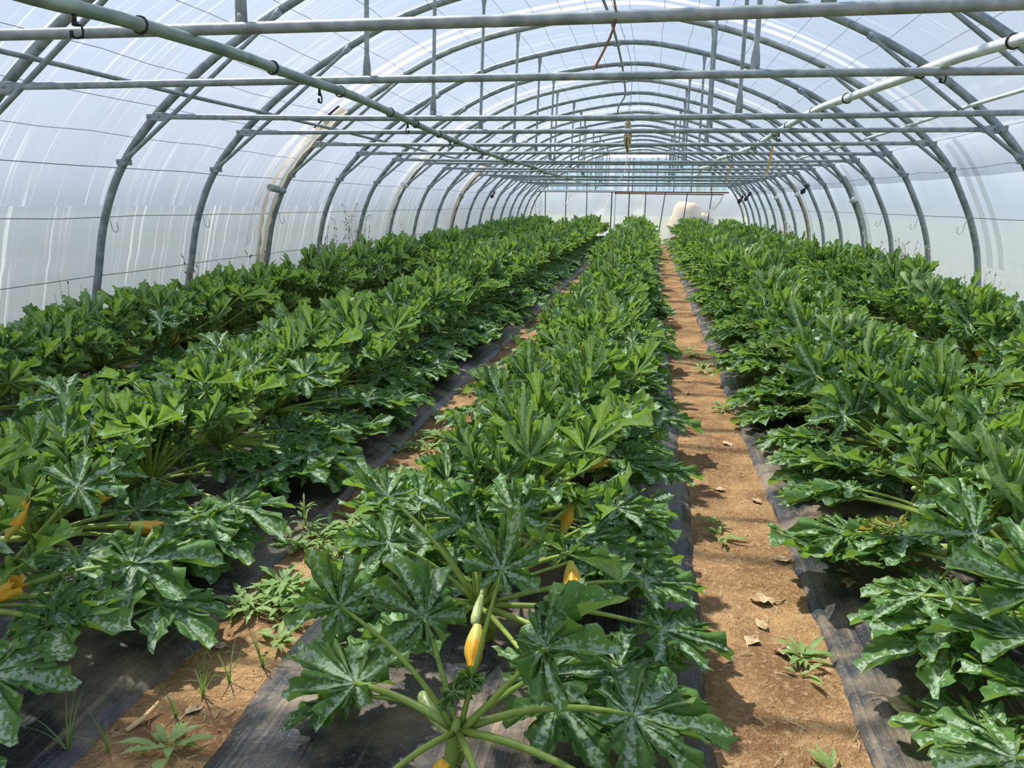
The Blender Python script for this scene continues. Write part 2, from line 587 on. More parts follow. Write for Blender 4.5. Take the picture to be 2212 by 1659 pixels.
def clamp_mesh(x, z):
    m = MB()
    m.box((x, 0, z), (.095, .09, .05))
    m.tube([(x - .03, -.06, z), (x - .03, .06, z)], .012, 6)
    return m.build('clamp', 'galvanized_steel', False)
CL = [clamp_mesh(xl, ZT), clamp_mesh(xr, ZT), clamp_mesh(x1, 1.92), clamp_mesh(x3, 2.02), clamp_mesh(SEC[IA][0], SEC[IA][1] - .02)]
def hook_mesh(side):
    x, _ = side_at(1.46, side)
    pts = [(x - side * .0, -.035, 1.47), (x - side * .05, -.04, 1.455), (x - side * .07, -.04, 1.40), (x - side * .08, -.04, 1.33), (x - side * .11, -.04, 1.30), (x - side * .14, -.04, 1.33), (x - side * .13, -.04, 1.39)]
    return MB().tube(catmull(pts, 4), .003, 5).build('wire_hook', 'wire_steel')
HOOK = {-1: hook_mesh(-1), 1: hook_mesh(1)}
r2 = random.Random(3)
ORD = ['hoop standing at no distance', 'next', 'second', 'third', 'fourth', 'fifth', 'sixth', 'seventh', 'eighth', 'ninth', 'tenth', 'eleventh', 'twelfth', 'thirteenth', 'fourteenth', 'fifteenth',
       'sixteenth', 'seventeenth', 'eighteenth', 'nineteenth', 'twentieth', 'twenty-first', 'twenty-second']
ORD = ['first', 'second', 'third'] + ORD[4:] + ['twenty-third']
for n in range(-4, 19):
    t = thing('hoop_frame', 'grey galvanized hoop frame with tie bar and braces, ' + ORD[18 - n] + ' from the end wall', 'frame', (0, HY(n), 0), 'hoop frames along the tunnel')
    obj('hoop', HOOP, t)
    if n < 18:
        e = obj('tie_bar', TIE[(n * 5 + 1) % 4], t)
        e.rotation_euler = (0, r2.uniform(-.004, .004), 0)
        e.location = (0, 0, r2.uniform(-.012, .012))
        for m_ in (HANG_L, HANG_R):
            h = obj('hanger', m_, t)
            h.location = (r2.uniform(-.09, .09), 0, r2.uniform(-.01, .02))
        obj('knee_brace', BR_L, t)
        obj('knee_brace', BR_R, t)
    for m_ in CL:
        obj('clamp', m_, t)
    if n in (2, 3, 4, 6, 9):
        obj('wire_hook', HOOK[-1], t)
    if n in (4, 5, 6, 3, 8):
        obj('wire_hook', HOOK[1], t)

# longitudinal film wires
def wire(i, off, r, wob, rr):
    pts = []
    for n in range(-4, 19):
        for f in (0, .33, .66):
            if n == 18 and f > 0:
                break
            n_ = sec_norm(i)
            d = off + (0 if f == 0 else rr.uniform(-wob, wob))
            k = 0 if f == 0 else rr.uniform(-wob, wob)
            pts.append((SEC[i][0] + n_[0] * d + n_[1] * k, HY(n) + f * SP, SEC[i][1] + n_[1] * d - n_[0] * k))
    return MB().tube(pts, r, 4)
r3 = random.Random(11)
last_side = {}
last = -9
for i in range(4, len(SEC) - 3):
    z = SEC[i][1]
    roof = z > 2.0
    gap = .27 if roof else 9
    want = roof and ARC[i] - last >= gap
    if not roof:
        tgt = (.92, 1.46, 1.88) if i < IA else (1.46, 1.95)
        want = any(abs(z - v) < abs(SEC[i + 1][1] - SEC[i][1]) * .5 + .004 for v in tgt)
    if want and not roof and last_side.get(i < IA, 9) is not None and abs(last_side.get(i < IA, 9) - z) < .2:
        want = False
    if want:
        last_side[i < IA] = z
        last = ARC[i]
        lab, grp = ('thin steel wire stretched lengthways under the roof film', 'roof film wires') if roof else \
                   (('thin wire running low along the left side film', 'left side wires') if i < IA else ('thin wire running low along the right side film', 'right side wires'))
        single('support_wire', wire(i, .034, .0026 if roof else .0038, .014 if roof else .008, r3), 'wire_steel', lab, 'wire', grp)

# ------------------------------------------------------------------ long pipes
def pipe(name, pts, r, mat, label, cat, per=5, n=10):
    return single(name, MB().tube(catmull(pts, per), r, n), mat, label, cat)
def along(x, z, dz=0, jx=0, seed=0, n0=-4, n1=18):
    a = random.Random(seed)
    return [(x + a.uniform(-jx, jx), HY(k), z + dz + a.uniform(-jx, jx) * .5) for k in range(n0, n1 + 1)]
pl, _ = side_at(2.52, -1)
prr, _ = side_at(2.52, 1)
pipe('side_purlin', along(pl + .05, 2.49, 0, .012, 1), .018, 'galvanized_steel', 'thin grey purlin tube clipped along the left shoulder of the hoops', 'purlin')
pipe('side_purlin', along(prr - .06, 2.49, 0, .02, 2), .018, 'pale_pipe', 'thin pale purlin tube tied along the right shoulder of the hoops', 'purlin')
rp = [(-.64, HY(-4), 3.71), (-.60, HY(0), 3.71), (-.62, HY(3), 3.71), (-.57, HY(4), 3.71), (-.55, HY(5), 3.71), (-.55, HY(6), 3.71), (-.57, HY(7), 3.71), (-.62, HY(8), 3.71),
      (-.80, HY(9) - .1, 3.70), (-.84, HY(9) + .5, 3.62), (-.80, HY(10), 3.70)]
pipe('ridge_pipe', rp, .017, 'galvanized_steel', 'kinked grey pipe tied along the ridge under the hoops', 'pipe')
lp = [(-2.06, 1.2, 2.235), (-2.03, 2.3, 2.235), (-1.93, 2.71, 2.235), (-1.86, 3.4, 2.235), (-1.87, 4.03, 2.235), (-1.85, 4.79, 2.235), (-1.95, 6.2, 2.235), (-2.04, 7.5, 2.235), (-2.13, 9.4, 2.235),
      (-2.18, 11.89, 2.235), (-2.13, 14, 2.24), (-2.22, 16.6, 2.235), (-2.16, 19, 2.24), (-2.12, 21.6, 2.235), (-2.18, 25, 2.24), (-2.1, 29, 2.235), (-2.14, 32, 2.235)]
irr_l = thing('irrigation_pipe', 'dull green-grey irrigation pipe slung along the left under the tie bars', 'pipe', (0, 0, 0))
obj('tube', MB().tube(catmull(lp, 6), .026, 12).build('tube', 'green_grey_pipe'), irr_l)
rpp = [(1.95, 2.6, 2.36), (1.78, 3.5, 2.36), (1.65, 4.14, 2.36), (1.54, 4.6, 2.36), (1.47, 5.19, 2.355), (1.37, 5.98, 2.355), (1.29, 6.78, 2.36), (1.27, 7.8, 2.355), (1.28, 8.82, 2.36), (1.29, 10, 2.355), (1.29, 11.25, 2.36), (1.18, 12.8, 2.355),
       (1.09, 14.06, 2.36), (1.14, 16, 2.355), (1.02, 17.5, 2.36), (1.10, 19, 2.355), (1.16, 21, 2.36), (1.05, 23.8, 2.355), (1.12, 27, 2.36)]
irr_r = thing('irrigation_pipe', 'shiny pale irrigation pipe winding over the tie bars on the right', 'pipe', (0, 0, 0))
obj('tube', MB().tube(catmull(rpp, 6), .029, 12).build('tube', 'pale_pipe'), irr_r)
def interp(P, y):
    for a, b in zip(P, P[1:]):
        if a[1] <= y <= b[1]:
            t = (y - a[1]) / (b[1] - a[1])
            return Vector(a) + (Vector(b) - Vector(a)) * t
    return Vector(P[-1])
def sprinkler_mesh():
    m = MB()
    m.tube([(0, 0, 0), (0, 0, -.035)], .011, 8)
    m.tube([(0, 0, -.035), (0, 0, -.055)], .016, 8)
    m.tube([(0, 0, -.05), (.028, 0, -.052), (.034, 0, -.075), (.03, 0, -.105), (.005, 0, -.112), (-.02, 0, -.105)], .007, 6)
    m.tube([(-.02, 0, -.112), (-.02, 0, -.08)], .010, 8)
    return m.build('sprinkler', 'dark_plastic')
SPR = sprinkler_mesh()
def tie_mesh(r):
    pts = [(math.cos(a) * r, 0, math.sin(a) * r) for a in [2 * PI * k / 14 for k in range(15)]]
    return MB().tube(pts, .005, 5).build('pipe_tie', 'dark_plastic')
TI1, TI2 = tie_mesh(.031), tie_mesh(.034)
for P, par, ti, r_, ys_ in ((lp, irr_l, TI1, .026, (2.53, 4.3, 6.2, 8.0, 9.9, 11.9, 14, 16.2)), (rpp, irr_r, TI2, .029, (4.75, 6.7, 8.7, 10.6, 12.6, 14.8))):
    for k, y in enumerate(ys_):
        p = interp(P, y)
        obj('sprinkler', SPR, par, (p.x, p.y, p.z - r_ + .004), (0, 0, .5 + k), .68)
        for d in (-.55, .28):
            p = interp(P, y + d)
            obj('pipe_tie', ti, par, p)

# ------------------------------------------------------------------ hanging bits
m = MB()
r4 = random.Random(5)
m.tube([(-.26, 8.02, 3.68), (-.29, 8.02, 3.1), (-.24, 8.02, 2.75), (-.26, 8.02, 2.46)], .003, 5)
t = thing('dried_bundle', 'cream bundle of dried stalks hanging on a cord below the ridge', 'bundle', (-.26, 8.02, 2.46))
obj('cord', MB().tube(catmull([(0.0, 0, 0), (.02, 0, .25), (-.03, 0, .6), (-.30, 0, 1.24)], 5), .003, 5).build('cord', 'wire_steel'), t)
bm_ = MB()
for k in range(46):
    a, z0 = r4.uniform(0, 2 * PI), r4.uniform(-.22, 0)
    L = r4.uniform(.08, .17)
    rr_ = .016 + .02 * math.sin(min(1, -z0 / .2) * PI * .8)
    p0 = Vector((math.cos(a) * rr_ * .4, math.sin(a) * rr_ * .4, z0))
    p1 = Vector((math.cos(a) * rr_ * 1.1, math.sin(a) * rr_ * 1.1, z0 - L * .6))
    p2 = Vector((math.cos(a) * rr_ * .6, math.sin(a) * rr_ * .6, z0 - L))
    bm_.tube([p0, p1, p2], [.004, .0065, .002], 5)
obj('stalks', bm_.build('stalks', 'straw'), t)
tb = MB().tube([(.01, 0, -.22), (.0, 0, -.3), (.01, 0, -.36)], [.018, .016, .011], 7)
obj('rusty_tip', tb.build('rusty_tip', 'rust'), t)
obj('twine_tail', MB().tube(catmull([(.01, 0, -.36), (.0, .0, -.46), (-.02, 0, -.56), (-.09, 0, -.66)], 5), .0045, 5).build('twine_tail', 'white_plastic'), t)
single('rusty_stick', MB().tube(catmull([(0, -.03, .03), (.01, -.03, -.03), (-.01, -.03, -.10), (-.055, -.03, -.19), (-.07, -.03, -.21)], 4), [.005] * 16 + [.003], 6), 'rust',
       'rusty brown strip dangling from the foremost tie bar', 'strip', None, (-.17, HY(0) - .03, ZT + .0))
for k, (x, y, z0, L, w_) in enumerate(((1.37, HY(4) - .05, 2.29, .36, .012), (1.22, HY(6) - .05, 2.24, .30, .008))):
    mm = MB()
    V = []
    zz = [0, -.3 * L, -.7 * L, -L]
    for j, zq in enumerate(zz):
        ox = -.05 * (j / 3) ** 1.3
        for d in ((-w_, 0), (w_, .002), (w_, -.003), (-w_, -.004)):
            V.append((ox + d[0] * (1 if j < 3 else .4), d[1], zq))
    F = []
    for j in range(3):
        for i in range(4):
            a, b = j * 4 + i, j * 4 + (i + 1) % 4
            F.append((a, b, b + 4, a + 4))
    mm.add(V, F)
    single('yellow_twine', mm, 'yellow_twine', ('wide yellow ribbon of twine hanging from a tie bar on the right', 'narrow faded yellow twine hanging deeper in the tunnel on the right')[k], 'twine', None, (x, y, z0))
def pouch(loc, sc, label):
    m = MB()
    pts = [(0, 0, 0), (.02, 0, -.05), (-.02, 0, -.10), (-.06, 0, -.16), (-.09, 0, -.21), (-.10, 0, -.24)]
    m.tube(pts, [.018, .05, .028, .062, .05, .015], 9, 0, True, [(.6, 1.1), (.5, .9), (.8, .7), (.5, 1.2), (.7, .9), (.5, 1)])
    m.tube([(0, 0, .0), (.05, 0, .03), (.09, 0, -.03)], .012, 6)
    single('black_bag', m, 'dark_plastic', label, 'bag', None, loc, None, sc)
x_, _ = side_at(2.03, 1)
pouch((x_ - .03, HY(9) - .08, 2.05), .85, 'crumpled black plastic bag tied to a right hoop under its knee brace')
pouch((x_ - .05, HY(15) - .08, 2.0), 1.1, 'bulging black plastic bag hung on a far right hoop by the end wall')
pouch((x_ - .08, HY(16) - .08, 1.95), 1.2, 'long limp black plastic bag hung beside the bulging one')
x_, _ = side_at(1.9, -1)
pouch((x_ + .1, HY(12) - .08, 1.92), .8, 'small black plastic bag tied to a left hoop')

# spreader tubes and rolled film edges at the vent gaps in the sides
def vent(side, n, mat_edge, mat_tube, zt, label_e, label_t, w0=.34):
    ysn = HY(n)
    t = thing('film_vent_edge', label_e, 'film edge', (0, ysn, 0))
    for k, d0 in enumerate((.04, w0)):
        pts, i0 = [], 4 if side < 0 else len(SEC) - 5
        rng = range(4, 34) if side < 0 else range(len(SEC) - 5, len(SEC) - 31, -1)
        V, F = [], []
        for j, i in enumerate(rng):
            z = SEC[i][1]
            pinch = 1 - .8 * abs(z - zt) / 1.5 if k else .6
            pinch = max(.25, pinch)
            y = -(.06 + (d0 - .06) * pinch) if k else -.06 - .03 * pinch
            wv = .05 + .02 * math.sin(j * 1.7)
            a = sec_off(i, .035)
            b = sec_off(i, -.005 + .012 * math.sin(j * 2.3))
            V += [(a[0], y - wv * .5, a[1]), (b[0], y, b[1]), (a[0], y + wv * .5, a[1])]
        for j in range(len(rng) - 1):
            F += [(j * 3, j * 3 + 1, j * 3 + 4, j * 3 + 3), (j * 3 + 1, j * 3 + 2, j * 3 + 5, j * 3 + 4)]
        obj('rolled_edge', mesh('rolled_edge', V, F, mat_edge, True, None, [(v[1], v[2]) for v in V]), t)
    x, _ = side_at(zt, side)
    mb = MB()
    Pq = [(x - side * .03, ysn - w0 - .08, zt + .03), (x - side * .03, ysn - w0 - .075, zt + .03), (x - side * .03, ysn - .1, zt), (x - side * .03, ysn - .03, zt - .01)]
    mb.tube(Pq, [.034, .045, .045, .036], 12)
    single('spacer_tube', mb, mat_tube, label_t, 'tube')
vent(-1, 4, 'stained_film', 'grey_plastic', 1.73, 'pair of rust-stained rolled film edges beside a left hoop', 'grey plastic tube wedging a film gap open at a left hoop')
vent(1, 7, 'white_plastic', 'white_plastic', 1.70, 'bright white film strip folded along a right hoop', 'white plastic tube wedging a film gap open at a right hoop', .22)
vent(1, 10, 'stained_film', 'white_plastic', 1.85, 'pale stained film strip folded along the hoop past the black bag', 'small white tube held in the film gap past the black bag', .16)
vent(1, 12, 'white_plastic', 'white_plastic', 1.8, 'white film strip folded along a far right hoop', 'white tube held against a far right hoop', .2)
vent(-1, 7, 'film_flap', 'white_plastic', 1.9, 'pale flapping film edges beside a left hoop with dry weeds', 'short white tube in the film edge of a left hoop', .2)
vent(-1, 10, 'stained_film', 'grey_plastic', 1.75, 'stained narrow film edges beside a distant left hoop', 'dark grey tube in the film edge of a distant left hoop', .16)

# ------------------------------------------------------------------ end wall
YE = YB + .02
def quad_sheet(name, x0, x1, z0, ztop, mat, parent, y, n=1, amp=.03):
    V, UV, F = [], [], []
    nx, nz = 10, 8
    for j in range(nz + 1):
        for i in range(nx + 1):
            x = x0 + (x1 - x0) * i / nx
            z1 = ztop(x) if callable(ztop) else ztop
            z = z0 + (z1 - z0) * j / nz
            V.append((x, y + amp * noise.noise(Vector((x * 1.7, z * 1.7, y))), z))
            UV.append((x, z))
    for j in range(nz):
        for i in range(nx):
            a = j * (nx + 1) + i
            F.append((a, a + 1, a + nx + 2, a + nx + 1))
    return obj(name, mesh(name, V, F, mat, True, None, UV), parent)
wb = bpy.data.objects.new('wall_back', None)
COL.objects.link(wb)
wb.location = (0, 0, 0)
tag(wb, 'end wall of the tunnel with film panels, posts and translucent upper sheets', None, None, 'structure')
def clipz(x, z):
    """height limit under the hoop at x"""
    if x < SEC[IA][0]:
        for i in range(IA):
            if SEC[i][0] <= x <= SEC[i + 1][0]:
                return min(z, SEC[i][1] + (SEC[i + 1][1] - SEC[i][1]) * (x - SEC[i][0]) / max(1e-6, SEC[i + 1][0] - SEC[i][0]))
        return 0.0
    for i in range(IA, len(SEC) - 1):
        if SEC[i][0] <= x <= SEC[i + 1][0]:
            return min(z, SEC[i][1] + (SEC[i + 1][1] - SEC[i][1]) * (x - SEC[i][0]) / max(1e-6, SEC[i + 1][0] - SEC[i][0]))
    return 0.0
posts = [(-4.40, -4.38), (-3.52, -3.54), (-2.65, -2.64), (-1.61, -1.62), (-1.46, -1.47), (-.89, -.90), (-.22, -.22), (.57, .33), (1.46, 1.26), (2.44, 2.25)]
edges = [-5.28] + [p[0] for p in posts] + [3.86]
for a, b in zip(edges, edges[1:]):
    quad_sheet('film_panel', a, b, 0, lambda x: clipz(x, 2.05), 'film_back', wb, YE + .03, amp=.05)
for k, (xt, xb_) in enumerate(posts):
    obj('post', MB().tube([(xb_, YE, -.05), (xt, YE, 2.06)], .024 if k in (3, 4, 5) else .02, 8).build('post', 'dark_steel' if k != 4 else 'white_plastic'), wb)
obj('header', MB().box((-.95, YE - .02, 2.09), (8.1, .07, .06)).build('header', 'rust', False), wb)
obj('header_flashing', MB().box((-3.2, YE - .06, 2.12), (3.4, .03, .07)).build('header_flashing', 'white_plastic', False), wb)
obj('rail', MB().tube([(-1.5, YE - .05, 2.03), (2.9, YE - .05, 2.01)], .025, 8).build('rail', 'rust'), wb)
r5 = random.Random(9)
x = -4.45
while x < 2.85:
    wdt = r5.uniform(.2, .32)
    mt = r5.choice(['sheet_blue', 'sheet_blue', 'sheet_green', 'film_back'])
    y = YE + r5.uniform(-.02, .03)
    top = min(clipz(x, 3.47), clipz(x + wdt, 3.47)) - .02
    if top > 2.2:
        V = [(x, y, 2.14), (x + wdt * .5, y - .02, 2.14), (x + wdt, y, 2.14), (x, y, clipz(x, 3.47) - .02), (x + wdt * .5, y - .02, clipz(x + wdt / 2, 3.47) - .02), (x + wdt, y, clipz(x + wdt, 3.47) - .02)]
        obj('gable_sheet', mesh('gable_sheet', V, [(0, 1, 4, 3), (1, 2, 5, 4)], mt, False, None, [(a[0], a[2]) for a in V]), wb)
    x += wdt + .012
for x in (-4.3, -3.5, -2.66, -2.3, -.95, -.78, .2, .9, 1.6, 2.4):
    z1 = clipz(x, 3.47)
    obj('gable_post', MB().tube([(x, YE - .03, 2.1), (x, YE - .03, z1)], .018, 6).build('gable_post', 'dark_steel'), wb)
quad_sheet('gable_film', -2.9, 1.4, 3.44, lambda x: clipz(x, 3.9), 'film_flap', wb, YE, amp=.02)
for k, (x0, z0, x1_, z1, x2_, z2) in enumerate(((-1.7, 2.0, -2.3, 1.2, -2.0, .95), (-.3, 2.0, -.75, 1.25, -.3, 1.1), (2.9, 2.0, 2.5, 1.35, 2.1, 1.15), (-3.3, 2.05, -3.55, 1.55, -3.3, 1.8), (-1.75, .9, -2.2, .5, -1.7, .6))):
    V = [(x0, YE - .06, z0), (x1_, YE - .12, z1), (x2_, YE - .05, z2), ((x0 + x1_) / 2 + .08, YE - .16, (z0 + z1) / 2)]
    obj('torn_flap', mesh('torn_flap', V, [(0, 1, 3), (1, 2, 3), (2, 0, 3)], 'film_flap', True, None, [(a[0], a[2]) for a in V]), wb)

def blob(name, c, s, mat, label, cat, seed, cut=None):
    V, F = [], []
    nu, nv = 18, 12
    for j in range(nv + 1):
        for i in range(nu):
            a, b = 2 * PI * i / nu, PI * j / nv
            d = Vector((math.cos(a) * math.sin(b), math.sin(a) * math.sin(b), math.cos(b)))
            k = 1 + .22 * noise.noise(d * 1.6 + Vector((seed, 0, 0)))
            V.append((c[0] + d.x * s[0] * k, c[1] + d.y * s[1] * k, max(-.1, c[2] + d.z * s[2] * k)))
    for j in range(nv):
        for i in range(nu):
            a, b = j * nu + i, j * nu + (i + 1) % nu
            F.append((a, b, b + nu, a + nu))
    single(name, MB().add(V, F), mat, label, cat)
blob('tarp_heap', (1.55, YE + .95, .75), (.75, .6, 1.05), 'tarp_beige', 'tall beige covered heap outside behind the end film', 'heap', 2)
blob('tarp_heap', (2.1, YE + .75, 1.12), (.45, .35, .16), 'tarp_beige', 'flat beige cover lying on the dark crate outside', 'cover', 5)
mm = MB()
mm.box((2.1, YE + .75, .5), (1.0, .7, 1.1))
for z in (.1, .4, .7, .98):
    mm.box((2.1, YE + .38, z), (1.06, .04, .12))
single('storage_crate', mm, 'crate_dark', 'dark grey slatted crate outside behind the end film', 'crate', None, None, None, None, False)

# ------------------------------------------------------------------ mulch films on the beds
def bed_top(ci, x, y):
    hw = HALF[ci]
    u = (x - BEDS[ci]) / hw
    a = abs(u)
    e = max(0.0, 1 - a ** 3.2)
    z = .012 + .075 * e
    z += .010 * noise.noise(Vector((x * 9, y * .9, ci))) * min(1, (1 - a) * 6 + .15)
    z += .007 * noise.noise(Vector((x * 3, y * 5, ci + 5)))
    if .62 < a < 1.0:
        z += .009 * math.sin(x * 95 + 2.2 * noise.noise(Vector((y * 1.3, ci, 0)))) * (1 - abs(a - .82) / .2 if abs(a - .82) < .2 else 0)
    return z
BL = ['outermost left bed along the milky side film', 'bed left of the weedy soil path', 'middle bed between the two soil paths', 'bed right of the bare soil path', 'outermost right bed along the side film']
for ci, cx in enumerate(BEDS):
    hw = HALF[ci]
    us = [-1 + 2 * i / 44 for i in range(45)] if ci in (1, 2, 3) else [-1 + 2 * i / 14 for i in range(15)]
    ysb = (frange(-.6, 1.2, .12)[:-1] + frange(1.2, 7, .04)[:-1] + frange(7, 13, .12)[:-1] + frange(13, 32.4, .4)) if ci in (1, 2, 3) else frange(.5, 32.4, .4)
    V = []
    for y in ysb:
        for u in us:
            ed = .035 * noise.noise(Vector((y * 1.1, ci * 7 + (3 if u > 0 else 0), 0))) + .015 * noise.noise(Vector((y * 4.1, ci * 7 + (3 if u > 0 else 0), 2)))
            x = cx + u * hw + ed * abs(u) ** 4
            z = bed_top(ci, cx + u * hw, y)
            if abs(u) > .999:
                z = -.03
            V.append((x, y, z))
    nx = len(us)
    F = [(j * nx + i, j * nx + i + 1, (j + 1) * nx + i + 1, (j + 1) * nx + i) for j in range(len(ysb) - 1) for i in range(nx - 1)]
    o = obj('mulch_film', mesh('mulch_film', V, F, 'mulch_film'))
    tag(o, 'black dusty plastic mulch film over the ' + BL[ci], 'mulch film', 'mulch films on the beds')

# ------------------------------------------------------------------ zucchini plants
def blade(seed, nth, nr, size, cup, fold, droop, ruffle, narrow=1.0):
    """lobed, toothed leaf blade; stalk joint at the origin, tip along +Y"""
    a = random.Random(seed)
    lob = []
    deep = a.uniform(.85, 1.1) * narrow
    for th_, L, wd in ((0, 1.0, 25), (48, .93, 24), (-48, .93, 24), (98, .74, 26), (-98, .74, 26), (144, .46, 23), (-144, .46, 23)):
        lob.append((R(th_ + a.uniform(-5, 5)), L * a.uniform(.86, 1.08), R(wd * a.uniform(.92, 1.14)) / deep))
    sin_d = a.uniform(.22, .40)
    D = []
    for i in range(520):
        t = R(-170) + R(340) * i / 519
        best, bi, near, ni = 0, 0, 9, 0
        for k, (tl, L, wd) in enumerate(lob):
            d = abs(t - tl) / wd
            if d < near:
                near, ni = d, k
            r = L * (1 - .16 * d) * (1 - d ** 2.7) ** .55 if d < 1 else 0
            if r > best:
                best, bi = r, k
        lo = sin_d * lob[ni][1] ** .5
        if best < lo:
            best, bi = lo, ni
        D.append((best * math.sin(t), best * math.cos(t), bi))
    acc = [0.0]
    for p, q_ in zip(D, D[1:]):
        acc.append(acc[-1] + math.hypot(q_[0] - p[0], q_[1] - p[1]))
    O, j = [], 0
    for i in range(nth):
        tgt = acc[-1] * i / (nth - 1)
        while j < len(acc) - 2 and acc[j + 1] < tgt:
            j += 1
        f = (tgt - acc[j]) / max(1e-9, acc[j + 1] - acc[j])
        O.append((D[j][0] + (D[j + 1][0] - D[j][0]) * f, D[j][1] + (D[j + 1][1] - D[j][1]) * f, D[j][2]))
    per = max(2, round(nth / 42))
    P = []
    ph = a.uniform(0, 6)
    for i in range(nth):
        p, q_ = O[max(0, i - 1)], O[min(nth - 1, i + 1)]
        dx, dy = q_[0] - p[0], q_[1] - p[1]
        l = max(1e-6, math.hypot(dx, dy))
        tooth = .038 * (1 - 2 * ((i % per) / max(1, per - 1))) + .022 * math.sin(i * 6.28 / nth * 21 + ph) + a.uniform(-.012, .012)
        if i < 2 or i > nth - 3:
            tooth = 0
        P.append((O[i][0] - dy / l * tooth, O[i][1] + dx / l * tooth, O[i][2]))
    p1, p2, p3 = a.uniform(0, 6), a.uniform(0, 6), a.uniform(0, 6)
    V, vein = [(0, 0, 0)], [0.0]
    for j in range(1, nr + 1):
        f = (j / nr) ** .85
        for i, (px, py, bi) in enumerate(P):
            tl, L, wd = lob[bi]
            x, y = px * f, py * f
            rho = math.hypot(x, y)
            t = math.atan2(px, py)
            lat = abs(x * math.cos(tl) - y * math.sin(tl))
            ax = x * math.sin(tl) + y * math.cos(tl)
            z = cup * rho * rho + fold * lat
            z -= droop * max(0, ax) ** 2.2 * (1.1 - .4 * L)
            s_ = i / nth * 6.28
            z += ruffle * f ** 2.5 * (math.sin(13 * s_ + p1) * .55 + math.sin(27 * s_ + p2) * .5) + .018 * math.sin(15 * ax + p3 + (3 if x * math.cos(tl) > y * math.sin(tl) else 0)) * min(1, lat * 9)
            V.append((x * size, y * size, z * size))
            vein.append(min(1.0, lat / (.19 * max(.4, L))))
    F = [(2 + i, 1 + i, 0) for i in range(nth - 1)]
    for j in range(nr - 1):
        for i in range(nth - 1):
            b = 1 + j * nth + i
            F.append((b + 1, b + nth + 1, b + nth, b))
    return V, F, vein

def stalk_leaf(seed, kind, nth, nr):
    """a petiole from the crown (origin) out along +X and the blade at its end; returns point lists"""
    a = random.Random(seed)
    if kind == 'up':
        e0, e1, L, bp = R(a.uniform(62, 84)), R(a.uniform(48, 72)), a.uniform(.30, .48), R(a.uniform(28, 88))
        par = dict(size=a.uniform(.15, .22), cup=a.uniform(.1, .6), fold=a.uniform(.6, 1.7), droop=a.uniform(-.1, .5), ruffle=.13, narrow=a.uniform(1.0, 1.35))
    elif kind == 'mid':
        e0, e1, L, bp = R(a.uniform(34, 62)), R(a.uniform(15, 50)), a.uniform(.30, .54), R(a.uniform(-10, 55))
        par = dict(size=a.uniform(.17, .25), cup=a.uniform(.0, .4), fold=a.uniform(.4, 1.4), droop=a.uniform(.1, .7), ruffle=.12, narrow=a.uniform(.95, 1.2))
    elif kind == 'low':
        e0, e1, L, bp = R(a.uniform(5, 24)), R(a.uniform(-30, -4)), a.uniform(.30, .54), R(a.uniform(-16, 8))
        par = dict(size=a.uniform(.20, .28), cup=a.uniform(-.1, .2), fold=a.uniform(.15, .7), droop=a.uniform(.05, .4), ruffle=.08)
    else:  # young
        e0, e1, L, bp = R(a.uniform(70, 86)), R(a.uniform(68, 88)), a.uniform(.10, .20), R(a.uniform(60, 85))
        par = dict(size=a.uniform(.07, .11), cup=a.uniform(.5, .9), fold=a.uniform(.9, 1.5), droop=0, ruffle=.06)
    N = 7
    p = Vector((.015, 0, 0))
    pts = [p.copy()]
    side = a.uniform(-.25, .25)
    for k in range(N):
        t = (k + .5) / N
        e = e0 + (e1 - e0) * t
        yaw_ = side * t
        p = p + Vector((math.cos(e) * math.cos(yaw_), math.cos(e) * math.sin(yaw_), math.sin(e))) * (L / N)
        pts.append(p.copy())
    r0 = a.uniform(.009, .012) if kind != 'young' else .006
    rad = [r0 * (1 - .4 * k / N) for k in range(N + 1)]
    V, F, vein = blade(seed * 13 + 1, nth, nr, **par)
    fdir = Vector((math.cos(bp) * math.cos(side), math.cos(bp) * math.sin(side), math.sin(bp)))
    rollv = a.uniform(-.8, .8) if kind != 'low' else a.uniform(-.2, .2)
    side_v = Vector((0, 0, 1)).cross(fdir).normalized() * -1
    nrm = side_v.cross(fdir)
    s2 = side_v * math.cos(rollv) + nrm * math.sin(rollv)
    n2 = s2.cross(fdir)
    E_ = pts[-1]
    floor_z = -.15 if kind == 'low' else -.17
    BV = []
    for x, y, z in V:
        v = E_ + s2 * x + fdir * y + n2 * z
        if v.z < floor_z:
            v.z = floor_z + (v.z - floor_z) * .04
        BV.append(v)
    return pts, rad, BV, F, vein

KINDS = ('up', 'mid', 'low', 'young')
NV = {'up': 12, 'mid': 13, 'low': 11, 'young': 4}
LEAF, STALK, RAW = {}, {}, {}
for kd in KINDS:
    LEAF[kd], STALK[kd], RAW[kd] = [], [], []
    for k in range(NV[kd]):
        sd_ = 100 * KINDS.index(kd) + k + 1
        pts, rad, BV, F, vein = stalk_leaf(sd_, kd, 127, 6)
        LEAF[kd].append(mesh('leaf', BV, F, 'zucchini_leaf', True, None, None, vein))
        STALK[kd].append(MB().tube(pts, rad, 7).build('petiole', 'petiole'))
        RAW[kd].append(stalk_leaf(sd_, kd, 64, 4))
YLEAF = []
for k in range(4):
    me = LEAF['low'][k].copy()
    me.materials[0] = M['yellowing_leaf']
    YLEAF.append(me)

